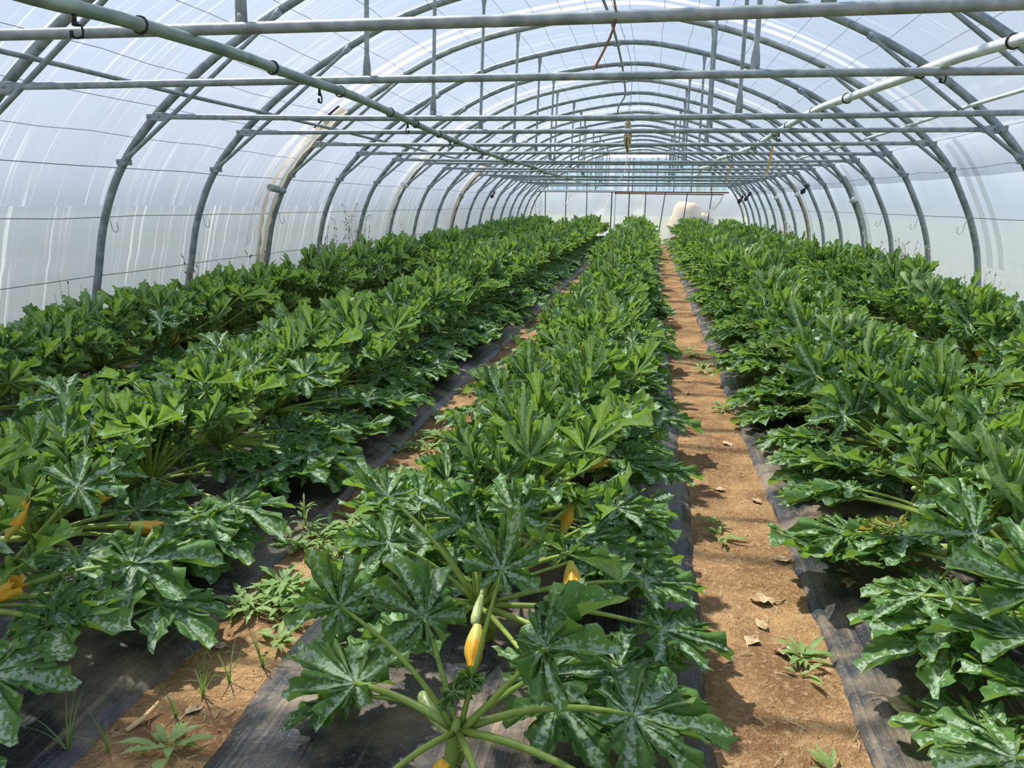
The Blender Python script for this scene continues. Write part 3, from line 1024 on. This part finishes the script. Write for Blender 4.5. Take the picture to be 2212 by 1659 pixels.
def crown_mesh(seed):
    a = random.Random(seed)
    m = MB()
    m.tube([(0, .06, -.17), (a.uniform(-.02, .02), .05, -.10), (0, .012, -.03), (0, 0, .035)], [.015, .018, .019, .009], 9)
    for k in range(9):
        t = a.uniform(0, 2 * PI)
        z = a.uniform(-.12, 0)
        m.tube([(0, 0, z), (math.cos(t) * .03, math.sin(t) * .03, z + .015)], [.012, .008], 6)
    return m.build('stem', 'petiole')
CROWN = [crown_mesh(k) for k in range(3)]
FB = []
def flower_mesh(seed, open_):
    """bloom whose ribbed petals come to a twisted tip; origin at the base, axis +Z"""
    a = random.Random(seed)
    m = MB()
    nv, nu = 9, 15
    V, F = [], []
    for j in range(nv):
        t = j / (nv - 1)
        rad = .009 + .012 * math.sin(min(1, t * 1.25) * PI * .8) ** 1.0 * (1 - .45 * t) + (open_ * .022 * t * t)
        rad *= (1 - .55 * max(0, t - .65) / .35) if not open_ else 1
        for i in range(nu):
            an = 2 * PI * i / nu + t * .9
            k = 1 + (.42 * t if i % 3 == 0 else -.26 * t)
            V.append((math.cos(an) * rad * k, math.sin(an) * rad * k + .012 * t * t, t * .105 + (.013 * math.sin(i * 2.1 + seed) * (j - nv + 3) / 2 if j >= nv - 2 else 0)))
    for j in range(nv - 1):
        for i in range(nu):
            p, q_ = j * nu + i, j * nu + (i + 1) % nu
            F.append((p, q_, q_ + nu, p + nu))
    mi = [1 if (f[0] // nu) < 3 else 0 for f in F]
    me = mesh('flower', V, F, ['flower_petal', 'flower_base'], True, mi)
    return me
FLOWER = [flower_mesh(1, 0), flower_mesh(2, 0), flower_mesh(3, .6)]
def fruit_mesh(L, r):
    m = MB()
    ts = [0, .06, .2, .5, .8, .94, 1]
    rr_ = [.45, .55, .75, .95, 1, .85, .4]
    pts = [(0, .05 * L * math.sin(t * PI), t * L) for t in ts]
    m.tube(pts, [r * k for k in rr_], 10)
    m.tube([(0, 0, -.035), (0, 0, .005)], [r * .45, r * .55], 6)
    return m.build('fruit', 'fruit_skin')
FRUIT = [fruit_mesh(.15, .020), fruit_mesh(.10, .014), fruit_mesh(.19, .028)]

def far_plant(seed, nl, spread, tall):
    a = random.Random(seed)
    mb = MB()
    seq = (['up'] * int(nl * .42 * tall) + ['mid'] * int(nl * .32) + ['low'] * int(nl * .34) + ['young'] * 2)
    for k, kd in enumerate(seq):
        pts, rad, BV, F, vein = RAW[kd][a.randrange(NV[kd])]
        az = a.uniform(0, 2 * PI)
        sc = a.uniform(.85, 1.2) * (spread if kd != 'up' else tall)
        rc = {'up': .38, 'mid': .60, 'low': .60, 'young': .1}[kd] * sc
        if abs(math.cos(az)) * rc > .72:
            sc *= max(.62, .72 / (abs(math.cos(az)) * rc))
        mat = Matrix.Rotation(az, 3, 'Z') * sc
        mb.add([mat @ v for v in BV], F, 0, vein)
        V2, F2 = tube([mat @ p for p in pts[::2] + [pts[-1]]], [.010 * sc] * 5, 4, False)
        mb.add(V2, F2, 1)
    for k in range(3):
        az = a.uniform(0, 2 * PI)
        c_ = Vector((math.cos(az) * .14, math.sin(az) * .14, .1 + .25 * a.random()))
        mb.tube([c_, c_ + Vector((0, 0, .04)), c_ + Vector((.01, 0, .10))], [.008, .02, .006], 6, 2)
    return mb.build('zucchini_plant', ['zucchini_leaf', 'petiole', 'flower_petal'], True, True)
FAR = [far_plant(50 + k, 42, 1.05, 1.1) for k in range(8)]

NEAR_Y = 14.0
PLAB = ['lobed mottled zucchini plant in the ' + b for b in BL]
PGRP = ['zucchini plants in the ' + b for b in BL]
def add_leaf(par, kd, idx, az, sc, tilt, mats=None):
    me = (YLEAF[idx % 4] if mats == 'y' else LEAF[kd][idx])
    o = bpy.data.objects.new('leaf', me)
    COL.objects.link(o)
    o.parent = par
    o.rotation_euler = (tilt[0], tilt[1], az)
    o.scale = (sc,) * 3
    p = bpy.data.objects.new('petiole', STALK[kd][idx if mats != 'y' else idx % 4])
    COL.objects.link(p)
    p.parent = o
    return o
def near_plant(ci, x, y, seed, nleaf, tall=1.0, script=None, label=None, nflow=1, nfruit=1, zc=.17, yellow=0):
    a = random.Random(seed)
    z = bed_top(ci, x, y) + zc
    t = thing('zucchini_plant', label or PLAB[ci], 'zucchini plant', (x, y, z), None if label else PGRP[ci])
    obj('stem', CROWN[seed % 3], t, None, (0, 0, a.uniform(0, 6)))
    if script is None:
        script = []
        nu_, nm_ = int(nleaf * .34), int(nleaf * .28)
        g = a.uniform(0, 360)
        for k in range(nleaf):
            kd = 'up' if k < nu_ else 'mid' if k < nu_ + nm_ else 'low'
            az, sc = (g + k * 137.5 + a.uniform(-18, 18)) % 360, a.uniform(.78, 1.18) * (tall if kd == 'up' else 1)
            if kd == 'low' and a.random() < .8:
                az = (a.choice((0, 180)) + a.uniform(-55, 55)) % 360
                sc *= 1.08
            rch = {'up': .38, 'mid': .60, 'low': .60}[kd] * sc
            if not -5.05 < x + math.cos(R(az)) * rch < 3.68:
                az = 180 - az
            if ci == 2 and kd != 'low' and math.cos(R(az)) < -.3:
                sc *= .8
            lo_, hi_ = XLIM[ci]
            if ci == 3 and y < 3.2:
                lo_ = .86
            dx = math.cos(R(az)) * rch
            if x + dx > hi_:
                sc *= max(.62, (hi_ - x) / dx)
            elif x + dx < lo_:
                sc *= max(.62, (lo_ - x) / dx)
            script.append((kd, az, sc))
        script += [('young', a.uniform(0, 360), a.uniform(.8, 1.2)) for _ in range(3)]
    for kd, az, sc in script:
        add_leaf(t, kd, a.randrange(NV[kd]), R(az), sc, (a.uniform(-.09, .09), a.uniform(-.09, .09)))
    for k in range(yellow):
        add_leaf(t, 'low', a.randrange(4), a.uniform(0, 2 * PI), .8, (0, 0), 'y')
    for k in range(nflow):
        az = a.uniform(0, 2 * PI)
        d = a.uniform(.06, .24)
        el = a.uniform(.3, 1.3)
        o = obj('flower', FLOWER[a.randrange(3)], t, (math.cos(az) * d, math.sin(az) * d, a.uniform(.04, .30)), (0, PI / 2 - el, az), a.uniform(.9, 1.25))
        st = obj('flower_stalk', MB().tube([(0, 0, .002), (0, 0, -.05), (-.03, 0, -.14), (-.06, 0, -.24)], [.008, .006, .005, .005], 6).build('flower_stalk', 'petiole'), o)
    for k in range(nfruit):
        az = a.uniform(0, 2 * PI)
        obj('fruit', FRUIT[a.randrange(3)], t, (math.cos(az) * .05, math.sin(az) * .05, -.04), (0, R(a.uniform(62, 85)), az), a.uniform(.85, 1.2))
    return t

XLIM = [(-5.02, -3.40), (-3.15, -1.56), (-1.20, .27), (.70, 2.3), (2.35, 3.66)]
def tall_at(y):
    return .82 + .40 * min(1, max(0, (y - 2) / 10))
# the foreground plants of the middle bed, leaf by leaf
A_S = [('mid', 170, .9), ('low', 153, 1.15), ('mid', 128, .95), ('up', 58, .9), ('low', 338, 1.1), ('low', 22, 1.15), ('young', 130, .8), ('young', 60, .7), ('low', 152, .8), ('low', 300, 1.0), ('low', 245, 1.0), ('mid', 5, 1.05), ('low', 50, 1.0)]
near_plant(2, -.43, 1.69, 901, 0, 1, A_S, 'sparse zucchini plant with open crown, foremost in the middle bed', 0, 1)
B_S = [('mid', 165, .95), ('mid', 212, .8), ('mid', 140, 1.0), ('up', 62, .9), ('mid', 40, 1.0), ('mid', 2, 1.05), ('low', 335, 1.15), ('low', 15, 1.15), ('low', 188, 1.05), ('low', 228, .9), ('low', 300, 1.1), ('mid', 325, 1.0),
       ('young', 95, 1.3), ('young', 30, 1.0), ('young', 150, 1.0), ('low', 355, 1.2), ('mid', 110, .95), ('low', 120, 1.0), ('mid', 75, 1.0), ('low', 172, 1.15)]
fA = obj('flower', FLOWER[1], bpy.data.objects['zucchini_plant'], (-.02, -.09, -.03), (R(70), 0, .3), 1.1)
pB = near_plant(2, -.51, 2.33, 902, 0, 1, B_S, 'zucchini plant with a hanging closed yellow flower on its open crown', 0, 0)
fr = obj('fruit', FRUIT[1], pB, (.02, -.06, .07), (R(112), 0, 0), 1.2)
flw = obj('flower', FLOWER[0], pB, (.03, -.17, .025), (R(125), 0, .1), 1.5)
near_plant(1, -2.2, 1.95, 903, 0, 1, [('low', 352, 1.2), ('low', 20, 1.15), ('low', 330, 1.1), ('mid', 50, 1.0), ('mid', 10, .9), ('low', 45, 1.2), ('mid', 120, 1.0), ('up', 80, .9), ('low', 300, 1.1), ('mid', 340, 1.0), ('low', 200, 1.0), ('up', 200, .8), ('mid', 250, 1.0), ('low', 5, .95), ('young', 40, 1.1)],
           'zucchini plant with broad drooping leaves, foremost in the bed left of the weedy path', 2, 1)
seed = 1000
r6 = random.Random(21)
for ci, cx in enumerate(BEDS):
    y = {0: 3.4, 1: 2.5, 2: 3.0, 3: 1.3, 4: 5.0}[ci]
    while y < 32.2:
        seed += 1
        x = cx + (0, 0, -.02, 0, -.12)[ci] + r6.uniform(-.08, .08)
        if y < NEAR_Y:
            nl = 46 + int(6 * min(1, y / 5))
            if y < 2.6 and ci != 2:
                nl = 34
            near_plant(ci, x, y, seed, nl, tall_at(y), None, None, r6.choice((0, 1, 2, 2)), r6.choice((0, 1, 1)), .17, 1 if r6.random() < .35 else 0)
        else:
            sc = (1.0 + .10 * min(1, (y - NEAR_Y) / 10)) * (.9 if ci == 4 else 1)
            o = obj('zucchini_plant', FAR[r6.randrange(8)], None, (x, y, bed_top(ci, x, y) + .17), (0, 0, r6.choice((0, PI)) + r6.uniform(-.15, .15)), (sc, sc, sc * r6.uniform(.98, 1.12)))
            tag(o, PLAB[ci], 'zucchini plant', PGRP[ci])
        y += r6.uniform(.60, .70)

# blooms held up between the leaves where the photograph shows them
NEARP = [o for o in COL.objects if o.name.startswith('zucchini_plant') and o.type == 'EMPTY']
for k, (x, y, z) in enumerate([(-2.4, 3.3, 0.45), (-4.65, 5.49, 0.5), (-1.96, 2.5, 0.35), (-0.71, 3.67, 0.42), (-0.51, 3.16, 0.4), (-0.21, 2.42, 0.4), (-0.26, 2.61, 0.42), (1.35, 5.18, 0.5), (3.01, 7.68, 0.55), (1.65, 3.86, 0.48), (1.36, 3.95, 0.42), (-2.35, 5.3, 0.5), (-0.4, 7.08, 0.6), (-2.38, 4.88, 0.48), (-2.2, 2.78, 0.4), (-0.4, 4.97, 0.6), (-0.55, 6.22, 0.6)]):
    o = min(NEARP, key=lambda p: (p.location.x - x) ** 2 + (p.location.y - y) ** 2)
    l = Vector((x, y, z)) - o.location
    f_ = obj('flower', FLOWER[k % 3], o, l, (R(20 + 50 * (k % 3)), 0, k * 1.3), 1.15)
    st_ = catmull([(0, 0, 0), (l.x * .35, l.y * .35, l.z * .55), (l.x, l.y, l.z)], 4)
    obj('flower_stalk', MB().tube(st_, .006, 6).build('flower_stalk', 'petiole'), o)

# ------------------------------------------------------------------ weeds, grass, litter on the paths
def weed_leaf(seed, L, wd, lobed):
    a = random.Random(seed)
    V, F, ve = [], [], []
    n = 9
    for j in range(n + 1):
        t = j / n
        ww = wd * math.sin(min(1, t * 1.08) ** .8 * PI) ** .8 if t < 1 else 0
        if lobed and j % 2:
            ww *= .62
        arch = L * (.34 * t - .42 * t * t)
        for sx in (-1, 0, 1):
            V.append((t * L, sx * ww, arch + abs(sx) * ww * .35 + a.uniform(-.002, .002) + .004))
            ve.append(abs(sx))
    for j in range(n):
        for i in range(2):
            b = j * 3 + i
            F.append((b, b + 1, b + 4, b + 3))
    return V, F, ve
def weed_meshes(mat):
    out = []
    for k in range(6):
        V, F, ve = weed_leaf(k, .075 + .022 * (k % 3), .011 + .004 * (k % 2), k % 3 == 1)
        out.append(mesh('leaf', V, F, mat, True, None, None, ve))
    return out
WL = weed_meshes('weed_leaf')
PWL = weed_meshes('pale_weed_leaf')
def weed(x, y, n, sc, label, lib, group=None, upright=0.0, h=0):
    z = soil_z(x, y)
    t = thing('weed', label, 'weed', (x, y, z - .004), group)
    a = random.Random(int(x * 1000 + y * 777))
    obj('stem', MB().tube([(0, 0, -.02), (.004, 0, .015), (0, .004, .02 + h)], [.006, .006, .004], 6).build('stem', 'petiole'), t)
    n = int(n * 1.3)
    for k in range(n):
        az = k * 2.4 + a.uniform(-.5, .5)
        zz = .012 + (h * (k / n) if h else a.uniform(0, .012))
        d0 = a.random() ** 1.5 * .06 * sc
        obj('leaf', lib[a.randrange(6)], t, (math.cos(az) * d0, math.sin(az) * d0, zz), (0, -a.uniform(-.05, .45) - upright, az), sc * a.uniform(.7, 1.15) * (1 - .4 * (k / n) if h else 1))
    return t
g1 = 'weeds on the left soil path'
lw_ = 'low green leafy weed growing on the left soil path'
for x, y, n, s in ((-1.58, 3.10, 12, 1.0), (-1.50, 3.22, 14, 1.1), (-1.40, 3.30, 14, 1.1), (-1.44, 3.48, 12, 1.0), (-1.32, 3.40, 12, 1.1), (-1.28, 3.22, 10, .9), (-1.36, 3.08, 10, .9), (-1.30, 3.56, 10, 1.0),
                   (-1.42, 2.62, 14, 1.1), (-1.52, 2.56, 12, 1.0), (-1.36, 2.72, 13, 1.0), (-1.46, 2.74, 12, 1.0), (-1.33, 2.58, 9, .8), (-1.28, 2.36, 8, .9), (-1.30, 2.48, 7, .8),
                   (-1.53, 4.0, 12, 1.2), (-1.42, 4.08, 10, 1.0), (-1.55, 4.64, 12, 1.0), (-1.42, 4.72, 10, .9), (-1.40, 4.95, 14, 1.3), (-1.30, 4.86, 12, 1.2), (-1.36, 5.3, 10, 1.0), (-1.45, 6.2, 10, 1.1), (-1.30, 6.9, 9, 1.1)):
    weed(x, y, n, s, lw_, WL, g1)
aw = random.Random(4)
for k in range(26):
    yy = aw.choice((3.25, 3.35, 2.62, 2.68, 4.05, 4.85, 5.4, 7.2, 9.0)) + aw.uniform(-.2, .2)
    weed(aw.uniform(-1.56, -1.24), yy, 9, aw.uniform(.6, 1.15), lw_, WL if aw.random() < .8 else PWL, g1)
weed(-1.6, 3.28, 16, 1.0, 'upright bushy green weed at the edge of the black film', WL, None, .3, .16)
weed(-1.58, 8.3, 18, 1.2, 'tall leafy weed standing beside the left path', WL, None, .35, .45)
weed(-1.42, 12.2, 14, 1.1, 'small upright weed far down the left path', WL, None, .35, .3)
weed(-1.33, 1.76, 10, 1.15, 'pale rosette weed at the front of the left path', PWL)
g2 = 'pulled weeds on the right soil path'
for x, y, n, s in ((.60, 7.9, 12, 1.3), (.54, 8.3, 12, 1.3), (.58, 7.5, 12, 1.2), (.50, 8.7, 8, 1.0), (.64, 6.07, 10, 1.1), (.41, 3.78, 7, .8), (.43, 3.62, 9, .9)):
    weed(x, y, n, s, 'limp pulled green weed lying on the right soil path', PWL if y > 7 else WL, g2)
weed(.62, 2.62, 13, .95, 'grey-green rosette weed beside the right black film', WL)
weed(.60, 2.50, 6, .7, 'small sprawling weed next to the grey-green rosette', PWL)
weed(.59, 2.02, 7, .7, 'little rosette weed at the front of the right path', WL)

def grass_tuft(x, y, n, L, label, mat='grass_blade', group=None, z=None, spread=1.0):
    a = random.Random(int(abs(x * 999) + y * 555))
    z = soil_z(x, y) if z is None else z
    t = thing('grass_tuft', label, 'grass', (x, y, z - .005), group)
    for k in range(n):
        az = a.uniform(0, 2 * PI)
        l = L * a.uniform(.6, 1.1)
        lean = a.uniform(.2, .9) * spread
        pts = []
        for j in range(5):
            s = j / 4
            pts.append(Vector((math.cos(az) * l * lean * s ** 1.3, math.sin(az) * l * lean * s ** 1.3, l * (s * (1.05 - .5 * lean * s)))))
        V, F, ve = [], [], []
        sv = Vector((-math.sin(az), math.cos(az), 0))
        for j, p in enumerate(pts):
            ww = .0035 * (1 - j / 4.3)
            V += [p - sv * ww, p + Vector((0, 0, -.0015)), p + sv * ww]
            ve += [1, .2, 1]
        for j in range(4):
            for i in range(2):
                b = j * 3 + i
                F.append((b, b + 1, b + 4, b + 3))
        obj('blade', mesh('blade', V, F, mat, True, None, None, ve), t)
    return t
gg = 'grass tufts on the left path'
for x, y, n, L in ((-1.38, 2.02, 9, .16), (-1.33, 2.10, 7, .15), (-1.40, 1.90, 8, .14), (-1.26, 2.2, 8, .18), (-1.46, 2.14, 5, .12)):
    grass_tuft(x, y, n, L, 'sparse tuft of green grass on the left soil path', 'grass_blade', gg)
grass_tuft(-1.60, 1.68, 7, .2, 'thin grass blades by the front edge of the left mulch film', z=.02)
grass_tuft(-1.50, 1.72, 5, .17, 'short grass sprig beside the pale rosette weed')

def dead_leaf(seed, L):
    a = random.Random(seed)
    V, F = [], []
    n, k = 7, 5
    for j in range(n):
        t = j / (n - 1)
        w_ = L * .32 * math.sin(PI * (t * .92 + .05)) * a.uniform(.75, 1.1)
        for i in range(k):
            s = -1 + 2 * i / (k - 1)
            V.append(((t - .5) * L, s * w_, .012 + .010 * a.uniform(-1, 1) + .28 * abs(s) ** 2 * w_ * a.uniform(.3, 1)))
    for j in range(n - 1):
        for i in range(k - 1):
            b = j * k + i
            F.append((b, b + 1, b + k + 1, b + k))
    nV = len(V)
    mb = MB().add(V, F)
    mb.tube([(.5 * L, 0, .012), (.75 * L, .01, .008), (.95 * L, .03, .006)], .0022, 5)
    return mb.build('dead_leaf', 'dead_leaf')
DL = [dead_leaf(k, .085 + .012 * k) for k in range(4)]
for k, (x, y, z, s, lab) in enumerate(((.54, 3.02, None, 1.2, 'large curled pale dead leaf in the middle of the right path'), (.51, 2.84, None, .7, 'small curled dead leaf on the right path near the large one'),
        (.46, 2.71, None, .8, 'dead leaf with a twisted stem at the shaded path edge'), (.68, 3.42, None, .7, None), (.66, 4.16, None, .8, None), (.28, 4.4, None, .7, None), (.47, 4.29, None, .6, None), (.60, 5.2, None, .8, None), (.40, 6.6, None, .8, None),
        (.57, 2.64, None, .9, 'crumpled tan leaf beside the grey-green rosette weed'), (.86, 2.30, .05, 1.0, 'brown shrivelled leaf lying on the right black film'), (.90, 3.14, .06, .7, None), (.90, 3.26, .06, .6, None), (.93, 2.78, .07, .9, 'tan shredded leaf on the film under the right plants'),
        (-1.36, 1.94, None, .6, None), (-1.48, 2.3, None, .5, None))):
    o = obj('dead_leaf', DL[k % 4], None, (x, y, (soil_z(x, y) if z is None else bed_top(3, x, y)) + .001), (0, 0, k * 2.1), s)
    tag(o, lab or 'small dry tan leaf scrap lying on soil or film beside the plants', 'dead leaf', None if lab else 'dry leaf scraps')
single('broken_stick', MB().tube([(0, 0, .012), (.02, .06, .016), (.03, .12, .03)], [.008, .009, .006], 7), 'wood_stick', 'pale broken stick lying at the edge of the left path', 'stick', None, (-1.50, 1.80, soil_z(-1.5, 1.8)))
# loose crumbs of soil
mb = MB()
a = random.Random(77)
for k in range(900):
    px0, px1 = PATHS[a.randrange(2)]
    x, y = a.uniform(px0 - .02, px1 + .02), 1.5 + 7 * a.random() ** 1.6
    s = a.uniform(.002, .008)
    z = soil_z(x, y)
    V = [(x + s * dx * a.uniform(.6, 1.2), y + s * dy * a.uniform(.6, 1.2), z + s * dz * a.uniform(.5, 1)) for dx, dy, dz in ((1, 0, 0), (0, 1, 0), (-1, 0, 0), (0, -1, 0), (0, 0, 1), (0, 0, -.6))]
    mb.add(V, [(0, 1, 4), (1, 2, 4), (2, 3, 4), (3, 0, 4), (1, 0, 5), (2, 1, 5), (3, 2, 5), (0, 3, 5)])
o = obj('soil_crumbs', mb.build('soil_crumbs', 'soil_crumb', False))
tag(o, 'loose crumbs of brown soil scattered over the paths', 'soil', None, 'stuff')
# straw bits
mb = MB()
for k in range(170):
    px0, px1 = PATHS[a.randrange(2)]
    x, y = a.uniform(px0, px1), 1.55 + 5 * a.random() ** 1.4
    an, L = a.uniform(0, PI), a.uniform(.02, .07)
    z = soil_z(x, y) + .004
    mb.tube([(x, y, z), (x + math.cos(an) * L * .5 + .004, y + math.sin(an) * L * .5, z + .005), (x + math.cos(an) * L, y + math.sin(an) * L, z + .001)], .0013, 4)
o = obj('straw_bits', mb.build('straw_bits', 'straw'))
tag(o, 'bits of dry straw and stems littering the paths', 'straw', None, 'stuff')

# ------------------------------------------------------------------ dry weeds along the side films
def dry_weed(x, y, h, n, label, fluffy, seed, mat2='dry_seed', lean=.25):
    a = random.Random(seed)
    t = thing('dry_weed', label, 'dry weed', (x, y, -.01))
    st, sdm = MB(), MB()
    for k in range(n):
        az = a.uniform(0, 2 * PI)
        l = h * a.uniform(.65, 1.05)
        ln = a.uniform(.02, lean)
        pts = [Vector((math.cos(az) * l * ln * s ** 1.4, math.sin(az) * l * ln * s ** 1.4 * 1.5, l * s)) for s in (0, .25, .5, .75, 1)]
        for p in pts:
            p.x = max(min(p.x, .12), -.12)
        st.tube(pts, [.004, .0035, .003, .0024, .0015], 5)
        for b in range(fluffy):
            s = a.uniform(.35, 1)
            i = min(3, int(s * 4))
            p = pts[i].lerp(pts[i + 1], s * 4 - i)
            d = Vector((a.uniform(-1, 1), a.uniform(-1, 1), a.uniform(.2, 1))).normalized() * a.uniform(.03, .10) * h
            d.x *= .6
            st.tube([p, p + d], [.0022, .0012], 4)
            for e in range(3):
                q0 = p + d * a.uniform(.5, 1.05)
                sdm.tube([q0, q0 + Vector((a.uniform(-.01, .01), a.uniform(-.01, .01), .016))], [.007, .002], 5)
    obj('stems', st.build('stems', 'dry_stem'), t)
    if sdm.V:
        obj('seed_heads', sdm.build('seed_heads', mat2), t)
    return t
dry_weed(-4.72, 11.1, 1.30, 9, 'tall brown dry weed against the left film between hoops', 7, 1)
dry_weed(-4.68, 11.9, 1.55, 7, 'tallest brown dry weed beside a left hoop foot', 9, 2)
dry_weed(-4.72, 12.5, 1.35, 8, 'brown dry weed past the tallest one on the left', 6, 3)
dry_weed(-4.84, 10.7, 1.05, 6, 'short brown dry weed before the tall ones on the left', 5, 4)
dry_weed(-4.86, 9.25, 1.0, 6, 'dead dark weed at the foot of the stained film edges', 6, 5)
dry_weed(-4.84, 7.6, 1.05, 4, 'single dry spike weed by the left film', 8, 6)
dry_weed(-4.84, 5.7, 1.05, 9, 'dry grassy weed against the nearest left film', 1, 7)
dry_weed(-4.78, 14.6, 1.2, 7, 'faded dry weed by the flapping film edge', 4, 8)
dry_weed(3.5, 11.5, 1.12, 16, 'straw-coloured feathery dry grass around a right hoop foot', 6, 9, 'straw', .35)
dry_weed(3.48, 11.95, 1.0, 14, 'pinkish brown dry weed beside the feathery dry grass', 8, 10)
dry_weed(3.5, 8.9, .95, 10, 'dry grass in front of the right side film', 2, 11, 'straw')
dry_weed(3.62, 13.6, .9, 8, 'small straw tuft by a right hoop', 3, 12, 'straw')
dry_weed(3.5, 21.3, 1.1, 14, 'reddish brown dry weed by the far right hoops', 8, 13)
dry_weed(-4.5, 31.6, 1.8, 10, 'rust-coloured dead creeper in the far left corner', 8, 14)
